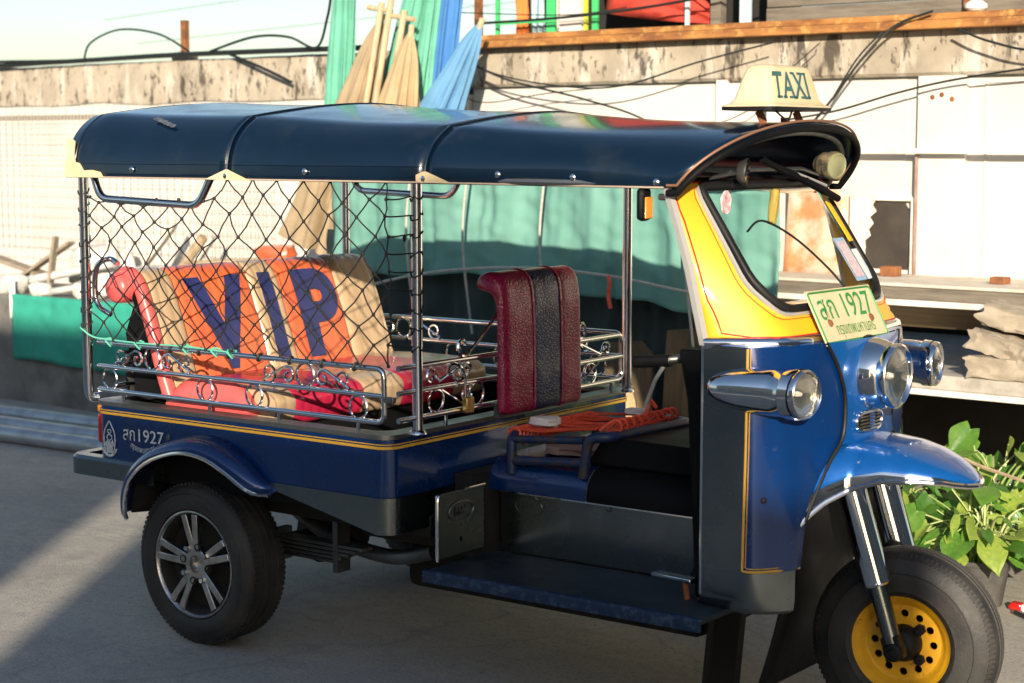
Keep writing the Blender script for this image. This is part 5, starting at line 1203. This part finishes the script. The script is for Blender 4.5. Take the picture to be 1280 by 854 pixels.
# --- roof sign
sg = M()
def srect(hx, hy, z, r=.018, n=5, cx=2.17):
    P = []
    for sx, sy, a0 in ((1, -1, -PI/2), (1, 1, 0), (-1, 1, PI/2), (-1, -1, PI)):
        P += [V((cx+sx*(hx-r)+r*math.cos(a0+PI/2*k/n), CY+sy*(hy-r)+r*math.sin(a0+PI/2*k/n), z)) for k in range(n+1)]
    return P
sg.loft([srect(.085, .185, 1.694, .03), srect(.085, .185, 1.698, .03), srect(.072, .172, 1.703, .03), srect(.062, .158, 1.715, .028), srect(.050, .138, 1.77, .028), srect(.044, .126, 1.797, .028), srect(.038, .118, 1.806, .026), srect(.022, .10, 1.811, .02)])
sgo = sg.build('taxi_sign', SIGN, tk, smooth=50)
M().loft([srect(.086, .186, 1.684, .03), srect(.087, .187, 1.694, .03)]).build('sign_rim', RUBB, sgo)
def sface(a, b): 
    z = 1.719+b; return (2.17+lerp(.062, .044, (z-1.715)/.082)+.0022, CY-.028+a*lerp(1.0, .9, b/.07), z)
TF = [((-.5, .86), (.5, .86), (.5, .62), (.40, .62), (.36, .78), (.14, .78), (.14, .12), (.28, .10), (.28, 0), (-.28, 0), (-.28, .10), (-.14, .12), (-.14, .78), (-.36, .78), (-.40, .62), (-.5, .62))]
text_mesh('TAXI', sface, sgo, 'lettering', GREENT, .072, .215, bold=.012)
sr = M()   # slab serifs of the T, A, X and I
for y0, y1, z in ((-.089, -.058, .0), (-.052, -.030, .0), (-.017, .004, .0), (.008, .03, .0), (.052, .078, .0), (.008, .03, .067), (.052, .078, .067), (.086, .110, 0), (.086, .110, .067)):
    sr.grid([[sface(y0, z), sface(y1, z)], [sface(y0, z+.006), sface(y1, z+.006)]])
sr.build('lettering_serifs', GREENT, sgo, smooth=0)
for y in (.53, .75): M().bar((2.175, y, 1.684), (2.185, y+.015, 1.648), .03, .006, (1, 0, 0)).build('sign_bracket', RUST, sgo)
M().box(2.10, 2.12, .80, .82, 1.648, 1.668).build('sign_bolt', RUST, sgo)
M().tube(crv([(2.2, .58, 1.685), (2.215, .60, 1.665), (2.20, .66, 1.66), (2.19, .7, 1.685)], 5), .003, 5).build('sign_wire', CABLE, sgo)

# ================================================================== POTTED PLANTS at the right
LEAFM = []
for i, (a, b) in enumerate((((.055, .17, .022), (.03, .11, .018)), ((.12, .25, .03), (.06, .17, .025)), ((.32, .40, .07), (.20, .31, .05)))):
    LEAFM.append(layer(mat('leaf_green_%d' % i, a, .40, c2=b, scale=9, coat=.12, bump=.2, bscale=60), (.30, .22, .07), 20, .64, .7, w=.6))
for m in LEAFM:
    n = m.node_tree.nodes; L = m.node_tree.links; b = n['Principled BSDF']
    tr = n.new('ShaderNodeBsdfTranslucent'); mx = n.new('ShaderNodeMixShader'); mx.inputs[0].default_value = .30; tr.inputs[0].default_value = (.25, .45, .05, 1)
    L.new(b.outputs[0], mx.inputs[1]); L.new(tr.outputs[0], mx.inputs[2]); L.new(mx.outputs[0], n['Material Output'].inputs[0])
def leaf_mesh(seed, heart=1.):
    rnd = random.Random(seed); rows = []; n = 9; bend = rnd.uniform(.15, .5); fold = rnd.uniform(.15, .35); tw = rnd.uniform(-.3, .3)
    for i in range(n+1):
        s = i/n
        w = (.42*heart*math.sin(PI*min(1, s*.92+.10))**.75*(1-s)**.42*1.35) if i < n else .004
        back = -.16*heart*max(0, 1-s*5)
        r = []
        for j in (-1, -.66, -.33, 0, .33, .66, 1):
            x = s*1.0+back*abs(j)**.8; y = j*w; z = fold*abs(y)*.9-bend*s*s*.5+.03*math.sin(5*s+3*j+seed)*abs(j)+tw*y*s
            r.append((x, y, z))
        rows.append(r)
    m = M().grid(rows); me = m.mesh('leaf'); me.shade_smooth(); return me
LMESH = []
for i in range(9):
    me = leaf_mesh(i*7+1, 1. if i < 6 else .42); me.materials.append(LEAFM[i % 3]); LMESH.append(me)
STEM = mat('plant_stem', (.25, .36, .10), .5, c2=(.34, .36, .14), scale=9)
POTM = mat('black_plastic_pot', (.045, .045, .043), .6, c2=(.10, .095, .085), scale=9)
SOIL = mat('potting_soil', (.05, .035, .022), .95, c2=(.16, .12, .07), scale=40, bump=.8)
toC = V((4.63, -3.93, 1.2))
def plant(label, base, pot, nleaf, spread, hgt, seed, size, small=.25, pcol=POTM, ctr=(0, 0)):
    rnd = random.Random(seed); t = thing('potted_plant', label, 'plant', (base[0], base[1], gz(base[0])), group='potted plants beside the taxi nose')
    r, h = pot
    po = M().lathe([(0, r*.72), (h*.9, r*.95), (h*.9, r*1.06), (h, r*1.08), (h, r*.98), (h*.86, r*.93)], (0, 0, 0), (0, 0, 1), 28).build('pot', pcol, t, smooth=40)
    M().lathe([(0, r*.94), (.008, r*.5), (.012, .001)], (0, 0, h*.86), (0, 0, 1), 20).build('soil', SOIL, po)
    st = M()
    for i in range(nleaf):
        a = rnd.uniform(0, 2*PI); q = rnd.random()**.5; hh = h+hgt*(rnd.uniform(.05, 1)**.9)
        p = V((ctr[0]*rnd.uniform(.2, 1)+q*spread*math.cos(a), ctr[1]+q*spread*.8*math.sin(a), hh*(1-.25*q)))
        rt = V((rnd.uniform(-.5, .5)*r, rnd.uniform(-.5, .5)*r, h*.86)); mid = (rt+p)/2+V((0, 0, .06*rnd.random()+.03))
        st.tube(crv([rt, mid, p], 4), [.005]*5+[.0032]*4, 5)
        me = LMESH[rnd.randrange(6)] if rnd.random() > small else LMESH[6+rnd.randrange(3)]
        o = bpy.data.objects.new('leaf', me); col.objects.link(o); o.parent = t; o.location = p
        sz = size*(rnd.uniform(.35, .65) if rnd.random() < .4 else rnd.uniform(.7, 1.15))
        # blade hangs outward and downward, its face turned to the light
        out = V((math.cos(a), math.sin(a), 0)); dn = (out*.8+V((.25, -.45, 0))*.7+V((0, 0, rnd.uniform(-1.0, .35)))+V((rnd.uniform(-.4, .4), rnd.uniform(-.4, .4), 0))).normalized()
        up = (SUN*.9+V((0, 0, .5))+V((rnd.uniform(-.6, .6), rnd.uniform(-.6, .6), rnd.uniform(-.3, .3)))); up = (up-dn*up.dot(dn)).normalized(); sd = up.cross(dn)
        mt = Matrix((dn, sd, up)).transposed(); o.rotation_euler = mt.to_euler(); o.scale = (sz, sz*rnd.uniform(.8, 1.05), sz)
    st.build('stems', STEM, t)
    return t
plant('leafy green plant with heart-shaped leaves in the black pot behind the front tyre', (2.22, 2.12, 0), (.11, .17), 75, .24, .30, 5, .115, .45, ctr=(-.05, 0))
plant('tall plant with the largest heart-shaped leaves below the stone slab', (2.05, 2.62, 0), (.12, .20), 46, .26, .42, 9, .17, .1, ctr=(.05, 0))
plant('bushy plant with narrow leaves beside the taxi mudguard', (1.80, 2.30, 0), (.10, .16), 55, .22, .36, 13, .10, .7)
plant('plant with drooping yellowish leaves at the end of the row', (2.48, 2.45, 0), (.11, .18), 48, .24, .36, 21, .14, .15)
strand('bent_twig', [(1.75, 2.5, .40), (1.95, 2.45, .43), (2.1, 2.42, .40), (2.3, 2.4, .36)], .007, RM[3], 'brown twig lying across the pots below the slab', 'twig', rz=0)
t = thing('wrapped_candy_packet', 'crumpled red and white packet on the ground beside the black pot', 'litter', (2.36, 2.12, gz(2.36)))
chunk((0, 0, .012), (.024, .018, .014), 4).build('red_wrapper', REDPL, t); chunk((.032, -.008, .012), (.014, .011, .012), 9).build('white_wrapper', WHITEP, t)
strand('black_hose', [(2.38, 2.05, gz(2.38)+.01), (2.5, 1.98, gz(2.5)+.01), (2.62, 2.0, gz(2.62)+.01), (2.8, 2.1, gz(2.8)+.01)], .008, CABLE, 'thin black hose lying on the sunlit ground by the pots', 'hose', rz=0)
for i, (x, y, sz, lab) in enumerate(((.72, -.62, .035, 'small dry dark leaf on the shaded ground before the rear tyre'), (-.9, .05, .03, 'tiny yellowish leaf on the shaded ground behind the bumper'))):
    o = bpy.data.objects.new('dry_leaf', leaf_mesh(50+i, .6)); col.objects.link(o); o.data.materials.append(mat('dry_leaf_%d' % i, ((.03, .025, .02), (.30, .20, .05))[i], .8)); o.location = (x, y, gz(x)+.012); o.scale = (sz, sz, sz*.6); o.rotation_euler = (.1, .15, 1.+i*2); tag(o, lab, 'leaf')
